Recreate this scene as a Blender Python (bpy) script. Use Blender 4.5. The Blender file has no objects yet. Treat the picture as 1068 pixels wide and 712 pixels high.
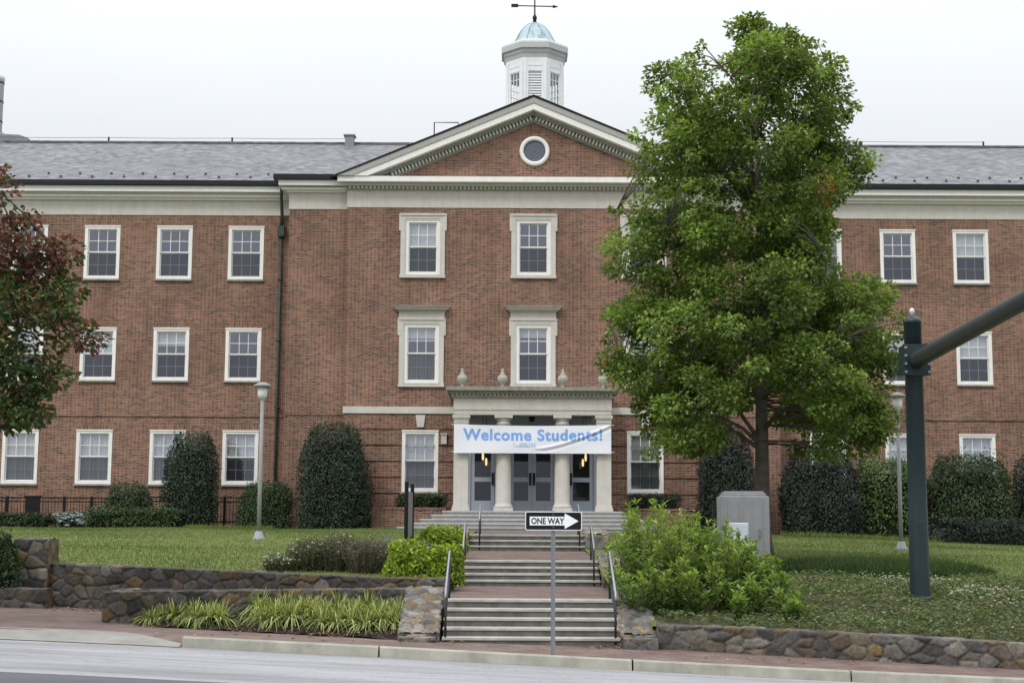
import bpy, math, random
import numpy as np
from mathutils import Vector, Matrix

rad = math.radians
S = bpy.context.scene
COL = S.collection

# ------------------------------------------------------------------ camera
PITCH, ROLL, HC = math.atan(202 / 1560), rad(0.3), 1.95
cam = bpy.data.cameras.new("camera")
cam.sensor_fit = 'HORIZONTAL'
cam.sensor_width = 36.0
cam.lens = 36.0 * 1560 / 1068
cam.clip_start, cam.clip_end = 0.1, 2000
camo = bpy.data.objects.new("camera", cam)
COL.objects.link(camo)
camo.matrix_world = (Matrix.Translation((0, 0, HC)) @ Matrix.Rotation(math.pi / 2 + PITCH, 4, 'X')
                     @ Matrix.Rotation(ROLL, 4, 'Z'))
S.camera = camo

# ------------------------------------------------------------------ world: overcast sky
SUN_EL, SUN_AZ = rad(48), rad(215)      # high, behind the camera and to its left
world = bpy.data.worlds.new("World")
S.world = world
world.use_nodes = True
nt = world.node_tree
nt.nodes.clear()
wo = nt.nodes.new('ShaderNodeOutputWorld')
bg = nt.nodes.new('ShaderNodeBackground')
bg.inputs['Strength'].default_value = 0.1
sky = nt.nodes.new('ShaderNodeTexSky')
sky.sky_type = 'NISHITA'
sky.sun_disc = False
sky.sun_elevation = SUN_EL
sky.sun_rotation = SUN_AZ
sky.dust_density = 6.0
sky.air_density = 1.0
hs = nt.nodes.new('ShaderNodeHueSaturation')
hs.inputs['Saturation'].default_value = 0.6
tc = nt.nodes.new('ShaderNodeTexCoord')
sep = nt.nodes.new('ShaderNodeSeparateXYZ')
mr = nt.nodes.new('ShaderNodeMapRange')          # cloud deck: brighter overhead (CIE overcast)
mr.inputs['From Min'].default_value = 0.24
mr.inputs['From Max'].default_value = 1.0
mr.inputs['To Min'].default_value = 9.15
mr.inputs['To Max'].default_value = 25.0
mx0 = nt.nodes.new('ShaderNodeVectorMath')
mx0.operation = 'SCALE'
mx0.inputs[0].default_value = (0.94, 0.975, 1.02)
cn = nt.nodes.new('ShaderNodeTexNoise')
cn.inputs['Scale'].default_value = 2.2
cn.inputs['Detail'].default_value = 4
mrn = nt.nodes.new('ShaderNodeMapRange')
mrn.inputs['To Min'].default_value = 0.94
mrn.inputs['To Max'].default_value = 1.06
mul = nt.nodes.new('ShaderNodeMath')
mul.operation = 'MULTIPLY'
mix = nt.nodes.new('ShaderNodeMix')
mix.data_type = 'RGBA'
mix.inputs[0].default_value = 0.94
L = nt.links.new
L(sky.outputs[0], hs.inputs['Color'])
L(tc.outputs['Generated'], sep.inputs[0])
L(tc.outputs['Generated'], cn.inputs['Vector'])
L(sep.outputs['Z'], mr.inputs['Value'])
L(cn.outputs['Fac'], mrn.inputs['Value'])
L(mr.outputs[0], mul.inputs[0])
L(mrn.outputs[0], mul.inputs[1])
L(mul.outputs[0], mx0.inputs['Scale'])
L(hs.outputs[0], mix.inputs[6])
L(mx0.outputs[0], mix.inputs[7])
L(mix.outputs[2], bg.inputs['Color'])
L(bg.outputs[0], wo.inputs['Surface'])

sun = bpy.data.lights.new("sun", 'SUN')
sun.energy = 1.3
sun.angle = rad(12)
sun.color = (1.0, 0.96, 0.9)
suno = bpy.data.objects.new("sun", sun)
COL.objects.link(suno)
sd = Vector((math.sin(SUN_AZ) * math.cos(SUN_EL), math.cos(SUN_AZ) * math.cos(SUN_EL), math.sin(SUN_EL)))
suno.rotation_euler = sd.to_track_quat('Z', 'Y').to_euler()
suno.location = (-10, -10, 40)

S.view_settings.view_transform = 'Standard'
S.view_settings.look = 'None'
S.view_settings.gamma = 1.0
S.view_settings.exposure = 0.0
S.view_settings.use_curve_mapping = False
S.render.engine = 'CYCLES'
S.cycles.max_bounces = 8
S.cycles.transparent_max_bounces = 12
S.cycles.use_denoising = True

# ------------------------------------------------------------------ materials
MATS = {}


class NT:
    def __init__(s, name):
        s.m = bpy.data.materials.new(name)
        s.m.use_nodes = True
        s.t = s.m.node_tree
        s.t.nodes.clear()
        s.out = s.n('ShaderNodeOutputMaterial')

    def n(s, t, **kw):
        o = s.t.nodes.new(t)
        for k, v in kw.items():
            setattr(o, k, v)
        return o

    def l(s, a, b):
        s.t.links.new(a, b)

    def val(s, inp, v):
        if hasattr(v, 'is_linked') or hasattr(v, 'links'):
            s.l(v, inp)
        else:
            inp.default_value = v

    def math(s, op, a, b=0.0, c=None):
        o = s.n('ShaderNodeMath', operation=op)
        s.val(o.inputs[0], a)
        s.val(o.inputs[1], b)
        if c is not None:
            s.val(o.inputs[2], c)
        return o.outputs[0]

    def mix(s, fac, a, b, blend='MIX'):
        o = s.n('ShaderNodeMix', data_type='RGBA', blend_type=blend)
        s.val(o.inputs[0], fac)
        for i, v in ((6, a), (7, b)):
            if isinstance(v, tuple):
                v = (*v[:3], 1)
            s.val(o.inputs[i], v)
        return o.outputs[2]

    def ramp(s, fac, stops):
        o = s.n('ShaderNodeValToRGB')
        cr = o.color_ramp
        while len(cr.elements) < len(stops):
            cr.elements.new(0.5)
        for e, (p, c) in zip(cr.elements, stops):
            e.position = p
            e.color = (*c, 1) if isinstance(c, tuple) else (c, c, c, 1)
        s.l(fac, o.inputs[0])
        return o.outputs[0]

    def noise(s, scale, detail=4, rough=0.6, vec=None, dist=0.0):
        o = s.n('ShaderNodeTexNoise')
        o.inputs['Scale'].default_value = scale
        o.inputs['Detail'].default_value = detail
        o.inputs['Roughness'].default_value = rough
        o.inputs['Distortion'].default_value = dist
        s.l(vec if vec is not None else s.coord(), o.inputs['Vector'])
        return o.outputs['Fac']

    def coord(s):
        if not hasattr(s, '_c'):
            s._c = s.n('ShaderNodeTexCoord').outputs['Object']
        return s._c

    def xyz(s):
        if not hasattr(s, '_x'):
            o = s.n('ShaderNodeSeparateXYZ')
            s.l(s.coord(), o.inputs[0])
            s._x = o.outputs
        return s._x

    def stretch(s, sx, sy, sz):
        o = s.n('ShaderNodeMapping')
        o.inputs['Scale'].default_value = (sx, sy, sz)
        s.l(s.coord(), o.inputs[0])
        return o.outputs[0]

    def bsdf(s, col, rough=0.7, spec=0.4, metal=0.0, bump=None, bstr=0.3, bdist=0.02):
        b = s.n('ShaderNodeBsdfPrincipled')
        if isinstance(col, tuple):
            col = (*col[:3], 1)
        s.val(b.inputs['Base Color'], col)
        s.val(b.inputs['Roughness'], rough)
        b.inputs['Specular IOR Level'].default_value = spec
        b.inputs['Metallic'].default_value = metal
        if bump is not None:
            o = s.n('ShaderNodeBump')
            o.inputs['Strength'].default_value = bstr
            o.inputs['Distance'].default_value = bdist
            s.l(bump, o.inputs['Height'])
            s.l(o.outputs[0], b.inputs['Normal'])
        return b.outputs[0]

    def done(s, sh):
        s.l(sh, s.out.inputs['Surface'])
        MATS[s.m.name] = s.m
        return s.m


def plain(name, col, rough=0.6, spec=0.4, metal=0.0, var=0.15, scale=6.0, bump=0.0, streak=0.0):
    t = NT(name)
    f = t.noise(scale, 5)
    c = t.mix(1.0, (*col, 1), t.ramp(f, [(0.25, 1 - var), (0.75, 1 + var)]), 'MULTIPLY')
    if streak:
        g = t.noise(1.0, 6, 0.65, t.stretch(5, 5, 0.35))
        c = t.mix(1.0, c, t.ramp(g, [(0.35, 1 - streak), (0.62, 1.0)]), 'MULTIPLY')
    return t.done(t.bsdf(c, rough, spec, metal, bump=f if bump else None, bstr=bump))


def m_brick(name, vertical=False, tint=1.0):
    t = NT(name)
    x = t.xyz()
    u = t.math('ADD', x[0], x[1])
    v = x[2]
    if vertical:
        u, v = v, u
    RH, BW = 0.0677, 0.322
    vr = t.math('DIVIDE', v, RH)
    row = t.math('FLOOR', vr)
    fv = t.math('FRACT', vr)
    par = t.math('MODULO', row, 2.0)
    par = t.math('ABSOLUTE', par)
    a = t.math('ADD', t.math('DIVIDE', u, BW), t.math('MULTIPLY', par, 0.5))
    cell = t.math('FLOOR', a)
    fa = t.math('FRACT', a)
    hdr = t.math('LESS_THAN', fa, 0.345)
    j1 = t.math('LESS_THAN', fa, 0.045)
    j2 = t.math('LESS_THAN', t.math('ABSOLUTE', t.math('SUBTRACT', fa, 0.345)), 0.0225)
    j3 = t.math('LESS_THAN', fv, 0.155)
    joint = t.math('MAXIMUM', t.math('MAXIMUM', j1, j2), j3)
    cmb = t.n('ShaderNodeCombineXYZ')
    t.l(cell, cmb.inputs[0])
    t.l(row, cmb.inputs[1])
    t.l(hdr, cmb.inputs[2])
    wn = t.n('ShaderNodeTexWhiteNoise', noise_dimensions='3D')
    t.l(cmb.outputs[0], wn.inputs['Vector'])
    r = wn.outputs['Value']
    big = t.noise(0.45, 5, 0.6)
    mid = t.noise(2.6, 4, 0.6, t.stretch(0.5, 0.5, 1.6))
    r2 = t.math('ADD', t.math('MULTIPLY', r, 0.88), t.math('MULTIPLY', t.math('SUBTRACT', mid, 0.45), 0.42))
    c = t.ramp(r2, [(0.0, (0.285, 0.130, 0.080)), (0.35, (0.225, 0.096, 0.061)), (0.62, (0.160, 0.069, 0.047)),
                    (0.84, (0.092, 0.050, 0.040)), (1.0, (0.048, 0.038, 0.036))])
    c = t.mix(t.math('MULTIPLY', hdr, 0.42), c, (0.080, 0.055, 0.052))
    c = t.mix(joint, c, (0.42, 0.35, 0.28))
    c = t.mix(1.0, c, t.ramp(big, [(0.3, 0.80 * tint), (0.7, 1.18 * tint)]), 'MULTIPLY')
    st = t.noise(1.0, 6, 0.65, t.stretch(1.3, 1.3, 0.14))
    c = t.mix(1.0, c, t.ramp(st, [(0.32, 0.80), (0.6, 1.0)]), 'MULTIPLY')
    ht = t.math('SUBTRACT', 1.0, joint)
    return t.done(t.bsdf(c, 0.88, 0.15))


M_brick = m_brick("red_brick")
M_arch = m_brick("flat_arch_brick", True, 0.95)
M_lime = plain("limestone", (0.555, 0.525, 0.485), 0.8, 0.2, var=0.08, scale=3, streak=0.08)
M_limed = plain("weathered_limestone", (0.30, 0.29, 0.255), 0.85, 0.2, var=0.22, scale=4, streak=0.25)
M_white = plain("white_paint", (0.81, 0.79, 0.765), 0.5, 0.4, var=0.05, scale=5, streak=0.07)
M_cream = plain("cream_paint", (0.57, 0.545, 0.50), 0.55, 0.35, var=0.07, scale=4, streak=0.1)
M_cup = plain("cupola_white_paint", (0.76, 0.77, 0.77), 0.5, 0.4, var=0.05, scale=5, streak=0.08)
M_gutter = plain("dark_gutter_metal", (0.012, 0.013, 0.016), 0.5, 0.25)
M_pipe = plain("dark_copper_pipe", (0.048, 0.066, 0.058), 0.6, 0.3, var=0.4, scale=8)
M_dent = plain("dentil_paint", (0.27, 0.275, 0.245), 0.6, 0.3, var=0.1)
M_black = plain("black_metal", (0.009, 0.009, 0.010), 0.5, 0.2)
M_rail = plain("handrail_metal", (0.025, 0.026, 0.028), 0.5, 0.3, var=0.2)
M_galv = plain("galvanised_metal", (0.30, 0.31, 0.33), 0.45, 0.5, 0.6, var=0.15, scale=20)
M_lamp = plain("grey_lamp_paint", (0.26, 0.265, 0.265), 0.5, 0.4, var=0.12, scale=8)
M_lampw = plain("white_lamp_paint", (0.72, 0.73, 0.73), 0.4, 0.4, var=0.06)
M_pole = plain("dark_teal_pole_paint", (0.016, 0.031, 0.035), 0.42, 0.35, var=0.18, scale=3, streak=0.15)
M_arm = plain("dark_grey_arm_paint", (0.036, 0.042, 0.042), 0.45, 0.35, var=0.18, scale=3)
M_bolt = plain("steel_bolt", (0.22, 0.24, 0.26), 0.45, 0.5, 0.7)
M_box = plain("grey_cabinet_paint", (0.235, 0.235, 0.245), 0.55, 0.35, var=0.1, scale=4, streak=0.16)
M_boxl = plain("pale_cabinet_paint", (0.50, 0.54, 0.60), 0.5, 0.4, var=0.06, scale=4, streak=0.1)
M_door = plain("grey_door_paint", (0.34, 0.37, 0.43), 0.45, 0.4, var=0.06)
M_sblack = plain("sign_black", (0.008, 0.008, 0.010), 0.45, 0.25, var=0.1)
M_swhite = plain("sign_white", (0.80, 0.81, 0.82), 0.4, 0.4, var=0.04)
M_room = plain("room_wall", (0.10, 0.10, 0.115), 0.9, 0.1)
M_porch = plain("porch_ceiling", (0.12, 0.11, 0.085), 0.8, 0.2)
M_blind = plain("window_blind", (0.56, 0.58, 0.56), 0.8, 0.2, var=0.10, scale=2, streak=0.12)
M_curt = plain("window_curtain", (0.52, 0.54, 0.52), 0.9, 0.1, var=0.14, scale=3, streak=0.3)
M_urn = plain("urn_stone", (0.38, 0.365, 0.31), 0.85, 0.2, var=0.2, scale=9)
M_flue = plain("flue_metal", (0.60, 0.62, 0.66), 0.45, 0.4, 0.0, var=0.06)
M_bark = plain("bark", (0.115, 0.10, 0.085), 0.9, 0.15, var=0.45, scale=5, bump=0.8)
M_stem = plain("shrub_stem", (0.08, 0.06, 0.045), 0.9, 0.15, var=0.3)
M_core = plain("shrub_dark_core", (0.012, 0.016, 0.009), 0.95, 0.05, var=0.4, scale=12)  # dark fill of the opaque core added inside the shrubs
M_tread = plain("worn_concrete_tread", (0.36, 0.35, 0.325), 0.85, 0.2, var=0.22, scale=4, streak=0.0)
M_riser = plain("dark_concrete_riser", (0.135, 0.13, 0.115), 0.9, 0.15, var=0.35, scale=5, streak=0.2)  # darker concrete than the treads, with vertical streaks
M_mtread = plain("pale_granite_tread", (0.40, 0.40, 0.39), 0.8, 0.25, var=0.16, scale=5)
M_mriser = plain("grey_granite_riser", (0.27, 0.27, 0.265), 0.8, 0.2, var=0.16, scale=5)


def m_glass(name, refl, screen):
    t = NT(name)
    tr = t.n('ShaderNodeBsdfTransparent')
    tr.inputs[0].default_value = (0.82, 0.84, 0.86, 1)
    base = tr.outputs[0]
    if screen:
        d = t.n('ShaderNodeBsdfDiffuse')
        d.inputs[0].default_value = (0.045, 0.048, 0.056, 1)
        ms = t.n('ShaderNodeMixShader')
        ms.inputs[0].default_value = screen
        t.l(base, ms.inputs[1])
        t.l(d.outputs[0], ms.inputs[2])
        base = ms.outputs[0]
    g = t.n('ShaderNodeBsdfGlossy')
    g.inputs['Color'].default_value = (0.84, 0.87, 1.0, 1)
    g.inputs['Roughness'].default_value = 0.04
    b = t.n('ShaderNodeBump')
    b.inputs['Strength'].default_value = 0.12
    b.inputs['Distance'].default_value = 0.02
    t.l(t.noise(1.3, 2), b.inputs['Height'])
    t.l(b.outputs[0], g.inputs['Normal'])
    ms = t.n('ShaderNodeMixShader')
    ms.inputs[0].default_value = refl
    t.l(base, ms.inputs[1])
    t.l(g.outputs[0], ms.inputs[2])
    return t.done(ms.outputs[0])


M_gup = m_glass("window_glass", 0.21, 0.0)
M_glo = m_glass("screened_window_glass", 0.085, 0.55)
M_gdoor = m_glass("door_glass", 0.055, 0.25)


def m_slate():
    t = NT("slate_roof")
    x = t.xyz()
    u = t.math('ADD', x[0], t.math('MULTIPLY', x[1], 0.0))
    vr = t.math('DIVIDE', x[2], 0.085)
    row = t.math('FLOOR', vr)
    a = t.math('ADD', t.math('DIVIDE', u, 0.28), t.math('MULTIPLY', row, 0.37))
    cell = t.math('FLOOR', a)
    cmb = t.n('ShaderNodeCombineXYZ')
    t.l(cell, cmb.inputs[0])
    t.l(row, cmb.inputs[1])
    wn = t.n('ShaderNodeTexWhiteNoise', noise_dimensions='2D')
    t.l(cmb.outputs[0], wn.inputs['Vector'])
    n = t.noise(0.7, 5, 0.6, t.stretch(0.6, 1, 2))
    r = t.math('ADD', t.math('MULTIPLY', wn.outputs['Value'], 0.6), t.math('MULTIPLY', n, 0.5))
    c = t.ramp(r, [(0.15, (0.075, 0.076, 0.084)), (0.5, (0.143, 0.144, 0.155)), (0.75, (0.182, 0.182, 0.196)), (0.95, (0.26, 0.26, 0.262))])
    gap = t.math('LESS_THAN', t.math('FRACT', vr), 0.14)
    c = t.mix(t.math('MULTIPLY', gap, 0.55), c, (0.05, 0.05, 0.055))
    return t.done(t.bsdf(c, 0.6, 0.4, bump=t.math('FRACT', vr), bstr=0.4, bdist=0.02))


M_slate = m_slate()


def m_copper():
    t = NT("copper_patina")
    g = t.noise(1.6, 5, 0.6, t.stretch(2.2, 2.2, 0.5))
    c = t.ramp(g, [(0.28, (0.16, 0.22, 0.24)), (0.42, (0.26, 0.37, 0.385)), (0.55, (0.37, 0.46, 0.50)), (0.72, (0.36, 0.35, 0.29))])
    return t.done(t.bsdf(c, 0.45, 0.5, 0.25))


M_copper = m_copper()


def m_paver(name, c1, c2, mort, scale):
    t = NT(name)
    b = t.n('ShaderNodeTexBrick')
    b.inputs['Color1'].default_value = (*c1, 1)
    b.inputs['Color2'].default_value = (*c2, 1)
    b.inputs['Mortar'].default_value = (*mort, 1)
    b.inputs['Scale'].default_value = 1.0
    b.inputs['Mortar Size'].default_value = 0.006
    b.inputs['Brick Width'].default_value = 0.21
    b.inputs['Row Height'].default_value = 0.105
    t.l(t.coord(), b.inputs['Vector'])
    n = t.noise(scale, 6, 0.65)
    c = t.mix(1.0, b.outputs['Color'], t.ramp(n, [(0.3, 0.68), (0.7, 1.18)]), 'MULTIPLY')
    return t.done(t.bsdf(c, 0.85, 0.2, bump=n, bstr=0.2))


M_paver = m_paver("brick_paving", (0.20, 0.138, 0.118), (0.135, 0.088, 0.076), (0.18, 0.16, 0.145), 1.3)


def m_road(name, base, var, sp):
    t = NT(name)
    f = t.noise(60, 3, 0.7)
    g = t.noise(0.6, 6, 0.6, t.stretch(0.25, 1.6, 1), 0.4)
    k = t.noise(1.5, 7, 0.7, t.stretch(0.3, 1, 1), 1.2)
    c = t.mix(1.0, (*base, 1), t.ramp(f, [(0.3, 1 - sp), (0.7, 1 + sp)]), 'MULTIPLY')
    c = t.mix(1.0, c, t.ramp(g, [(0.3, 1 - var), (0.65, 1 + var * 0.5)]), 'MULTIPLY')
    tyre = t.noise(0.9, 5, 0.6, t.stretch(0.12, 2.2, 1), 1.5)
    c = t.mix(1.0, c, t.ramp(tyre, [(0.30, 0.82), (0.48, 1.0)]), 'MULTIPLY')
    crack = t.math('LESS_THAN', t.math('ABSOLUTE', t.math('SUBTRACT', k, 0.5)), 0.006)
    c = t.mix(t.math('MULTIPLY', crack, 0.45), c, (0.07, 0.07, 0.07))
    return t.done(t.bsdf(c, 0.85, 0.25, bump=f, bstr=0.25, bdist=0.01))


M_conc = m_road("light_road_surface", (0.30, 0.30, 0.31), 0.30, 0.16)
M_asph = m_road("asphalt", (0.105, 0.108, 0.118), 0.15, 0.2)
M_curb = plain("curb_concrete", (0.33, 0.32, 0.27), 0.9, 0.2, var=0.28, scale=2.2, bump=0.2, streak=0.1)
M_apron = plain("apron_concrete", (0.27, 0.26, 0.235), 0.9, 0.2, var=0.22, scale=2.0)


def m_ground(name, cols, scale, bump=0.4):
    t = NT(name)
    f = t.noise(scale, 8, 0.7)
    g = t.noise(scale * 0.06, 5, 0.6)
    n = len(cols)
    r = t.math('ADD', t.math('MULTIPLY', f, 0.6), t.math('MULTIPLY', g, 0.4))
    c = t.ramp(r, [(0.32 + 0.36 * i / (n - 1), cc) for i, cc in enumerate(cols)])
    return t.done(t.bsdf(c, 0.95, 0.1, bump=f, bstr=bump, bdist=0.03))


M_lawn = m_ground("lawn_soil", [(0.085, 0.112, 0.034), (0.125, 0.15, 0.048), (0.18, 0.175, 0.07)], 9)
M_soil = m_ground("bare_soil", [(0.06, 0.045, 0.034), (0.13, 0.095, 0.075), (0.20, 0.15, 0.12)], 12)
M_bank = m_ground("bank_soil", [(0.045, 0.050, 0.026), (0.085, 0.080, 0.045), (0.13, 0.12, 0.075)], 7, 0.8)
M_mulch = m_ground("dark_mulch", [(0.014, 0.011, 0.010), (0.040, 0.032, 0.027), (0.085, 0.068, 0.055)], 22, 0.9)
M_farg = m_ground("far_ground", [(0.06, 0.08, 0.03), (0.09, 0.11, 0.05)], 1)


def m_stone():
    t = NT("rubble_stone")
    a = t.n('ShaderNodeAttribute', attribute_name='Col')
    n = t.noise(16, 8, 0.75)
    g = t.noise(2.4, 5, 0.65)
    c = t.mix(1.0, a.outputs['Color'], t.ramp(n, [(0.25, 0.45), (0.75, 1.5)]), 'MULTIPLY')
    c = t.mix(1.0, c, t.ramp(g, [(0.3, 0.55), (0.7, 1.2)]), 'MULTIPLY')
    return t.done(t.bsdf(c, 0.9, 0.2, bump=n, bstr=0.5, bdist=0.02))


M_stone = m_stone()


def m_leaf(name, trans=0.3, rough=0.5, spec=0.35):
    t = NT(name)
    a = t.n('ShaderNodeAttribute', attribute_name='Col')
    b = t.n('ShaderNodeBsdfPrincipled')
    t.l(a.outputs['Color'], b.inputs['Base Color'])
    b.inputs['Roughness'].default_value = rough
    b.inputs['Specular IOR Level'].default_value = spec
    tr = t.n('ShaderNodeBsdfTranslucent')
    c = t.mix(1.0, a.outputs['Color'], (1.25, 1.2, 0.6, 1), 'MULTIPLY')
    t.l(c, tr.inputs[0])
    ms = t.n('ShaderNodeMixShader')
    ms.inputs[0].default_value = trans
    t.l(b.outputs[0], ms.inputs[1])
    t.l(tr.outputs[0], ms.inputs[2])
    return t.done(ms.outputs[0])


M_leaf = m_leaf("tree_leaves", 0.38)
M_holly = m_leaf("holly_leaves", 0.12, 0.42, 0.45)
M_blade = m_leaf("grass_blades", 0.3, 0.6, 0.25)
M_petal = m_leaf("petals", 0.3, 0.7, 0.1)


def m_emit(name, col, st):
    t = NT(name)
    e = t.n('ShaderNodeEmission')
    e.inputs[0].default_value = (*col, 1)
    e.inputs[1].default_value = st
    return t.done(e.outputs[0])


M_glow = m_emit("warm_lamp_glow", (1.0, 0.76, 0.36), 1.1)


def m_banner():
    t = NT("banner_vinyl")
    b = t.bsdf((0.76, 0.77, 0.83), 0.5, 0.3)
    return t.done(b)


M_banner = m_banner()
M_btext = plain("banner_blue", (0.19, 0.37, 0.78), 0.6, 0.2, var=0.08, scale=1.5)
M_btext2 = plain("banner_pale_blue", (0.33, 0.45, 0.75), 0.6, 0.2, var=0.05)

# ------------------------------------------------------------------ mesh helpers


class MB:
    """collects geometry, then links it as ONE mesh object"""

    def __init__(s):
        s.v, s.f, s.m, s.sm = [], [], [], []

    def add(s, vs, fs, mat=0, M=None, smooth=False):
        o = len(s.v)
        for p in vs:
            s.v.append(tuple(M @ Vector(p)) if M is not None else tuple(p))
        for f in fs:
            s.f.append([i + o for i in f])
            s.m.append(mat)
            s.sm.append(smooth)

    def box(s, x0, x1, y0, y1, z0, z1, mat=0, M=None):
        vs = [(x, y, z) for z in (z0, z1) for y in (y0, y1) for x in (x0, x1)]
        s.add(vs, [(0, 2, 3, 1), (4, 5, 7, 6), (0, 1, 5, 4), (2, 6, 7, 3), (0, 4, 6, 2), (1, 3, 7, 5)], mat, M)

    def bbox(s, x0, x1, y0, y1, z0, z1, b, mat=0, M=None):
        """box with chamfered vertical and top edges"""
        ring = lambda d: [(x0 + d + b, y0 + d), (x1 - d - b, y0 + d), (x1 - d, y0 + d + b), (x1 - d, y1 - d - b),
                          (x1 - d - b, y1 - d), (x0 + d + b, y1 - d), (x0 + d, y1 - d - b), (x0 + d, y0 + d + b)]
        vs = [(x, y, z0) for x, y in ring(0)] + [(x, y, z1 - b) for x, y in ring(0)] + [(x, y, z1) for x, y in ring(b)]
        fs = []
        for k in (0, 8):
            fs += [(k + i, k + (i + 1) % 8, k + 8 + (i + 1) % 8, k + 8 + i) for i in range(8)]
        fs += [tuple(range(16, 24)), tuple(range(7, -1, -1))]
        s.add(vs, fs, mat, M)

    def quad(s, a, b, c, d, mat=0):
        s.add([a, b, c, d], [(0, 1, 2, 3)], mat)

    def prism(s, poly, y0, y1, mat=0, M=None):
        n = len(poly)
        vs = [(x, y0, z) for x, z in poly] + [(x, y1, z) for x, z in poly]
        fs = [tuple(range(n)), tuple(range(2 * n - 1, n - 1, -1))]
        fs += [(i, n + i, n + (i + 1) % n, (i + 1) % n) for i in range(n)]
        s.add(vs, fs, mat, M)

    def lathe(s, cx, cy, prof, n=16, mat=0, smooth=True, a0=0.0, M=None):
        vs, fs = [], []
        for r, z in prof:
            for k in range(n):
                a = a0 + 2 * math.pi * k / n
                vs.append((cx + r * math.cos(a), cy + r * math.sin(a), z))
        for j in range(len(prof) - 1):
            for k in range(n):
                k2 = (k + 1) % n
                fs.append((j * n + k, j * n + k2, (j + 1) * n + k2, (j + 1) * n + k))
        fs.append(tuple(range(n - 1, -1, -1)))
        q = (len(prof) - 1) * n
        fs.append(tuple(range(q, q + n)))
        s.add(vs, fs, mat, M, smooth)

    def tube(s, pts, rs, n=8, mat=0, smooth=True):
        pts = [Vector(p) for p in pts]
        if not hasattr(rs, '__len__'):
            rs = [rs] * len(pts)
        vs, fs = [], []
        for i, p in enumerate(pts):
            d = (pts[min(i + 1, len(pts) - 1)] - pts[max(i - 1, 0)]).normalized()
            up = Vector((0, 0, 1)) if abs(d.z) < 0.9 else Vector((0, 1, 0))
            a = d.cross(up).normalized()
            b = a.cross(d).normalized()
            for k in range(n):
                t = 2 * math.pi * k / n
                vs.append(p + (a * math.cos(t) + b * math.sin(t)) * rs[i])
        for j in range(len(pts) - 1):
            for k in range(n):
                k2 = (k + 1) % n
                fs.append((j * n + k, j * n + k2, (j + 1) * n + k2, (j + 1) * n + k))
        fs.append(tuple(range(n - 1, -1, -1)))
        q = (len(pts) - 1) * n
        fs.append(tuple(range(q, q + n)))
        s.add(vs, fs, mat, None, smooth)

    def build(s, name, mats, parent=None, loc=None):
        if not isinstance(mats, (list, tuple)):
            mats = [mats]
        org = origin(parent) if parent is not None else Vector(loc or (0, 0, 0))
        me = bpy.data.meshes.new(name)
        me.from_pydata([(x - org.x, y - org.y, z - org.z) for x, y, z in s.v], [], s.f)
        for m in mats:
            me.materials.append(m)
        me.polygons.foreach_set('material_index', s.m)
        me.polygons.foreach_set('use_smooth', s.sm)
        me.validate()
        me.update()
        return link(name, me, parent, org)


ORG = {}


def origin(o):
    return ORG[o.name]


def link(name, me, parent, org):
    o = bpy.data.objects.new(name, me)
    COL.objects.link(o)
    ORG[o.name] = Vector(org)
    if parent is not None:
        o.parent = parent
    else:
        o.location = org
    return o


def tag(o, label, cat, group=None, kind=None):
    o['label'] = label
    o['category'] = cat
    if group:
        o['group'] = group
    if kind:
        o['kind'] = kind
    return o


def struct(o):
    o['kind'] = 'structure'
    return o


def thing(name, label, cat, loc, group=None):
    o = bpy.data.objects.new(name, None)
    o.empty_display_size = 0.2
    COL.objects.link(o)
    o.location = loc
    ORG[o.name] = Vector(loc)
    return tag(o, label, cat, group)


def copy_tree(o, parent=None):
    c = o.copy()
    COL.objects.link(c)
    ORG[c.name] = ORG[o.name].copy()
    c.parent = parent
    for ch in list(o.children):
        copy_tree(ch, c)
    return c


def np_mesh(name, V, F, cols=None, mats=None, mi=None, parent=None, loc=None, smooth=False):
    """V (n,3), F (m,k) with constant k, cols (n,3) linear"""
    org = origin(parent) if parent is not None else Vector(loc or (0, 0, 0))
    V = np.asarray(V, dtype=np.float32) - np.array(org, dtype=np.float32)
    F = np.asarray(F, dtype=np.int32)
    me = bpy.data.meshes.new(name)
    k = F.shape[1]
    me.vertices.add(len(V))
    me.vertices.foreach_set('co', V.ravel())
    me.loops.add(F.size)
    me.loops.foreach_set('vertex_index', F.ravel())
    me.polygons.add(len(F))
    me.polygons.foreach_set('loop_start', np.arange(0, F.size, k, dtype=np.int32))
    for m in (mats if isinstance(mats, (list, tuple)) else [mats]):
        me.materials.append(m)
    if mi is not None:
        me.polygons.foreach_set('material_index', np.asarray(mi, dtype=np.int32))
    me.polygons.foreach_set('use_smooth', np.full(len(F), smooth))
    me.update(calc_edges=True)
    if cols is not None:
        at = me.color_attributes.new('Col', 'FLOAT_COLOR', 'POINT')
        c4 = np.ones((len(V), 4), dtype=np.float32)
        c4[:, :3] = cols
        at.data.foreach_set('color', c4.ravel())
    me.validate()
    return link(name, me, parent, org)


def unit(a):
    return a / np.maximum(np.linalg.norm(a, axis=-1, keepdims=True), 1e-9)


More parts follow.
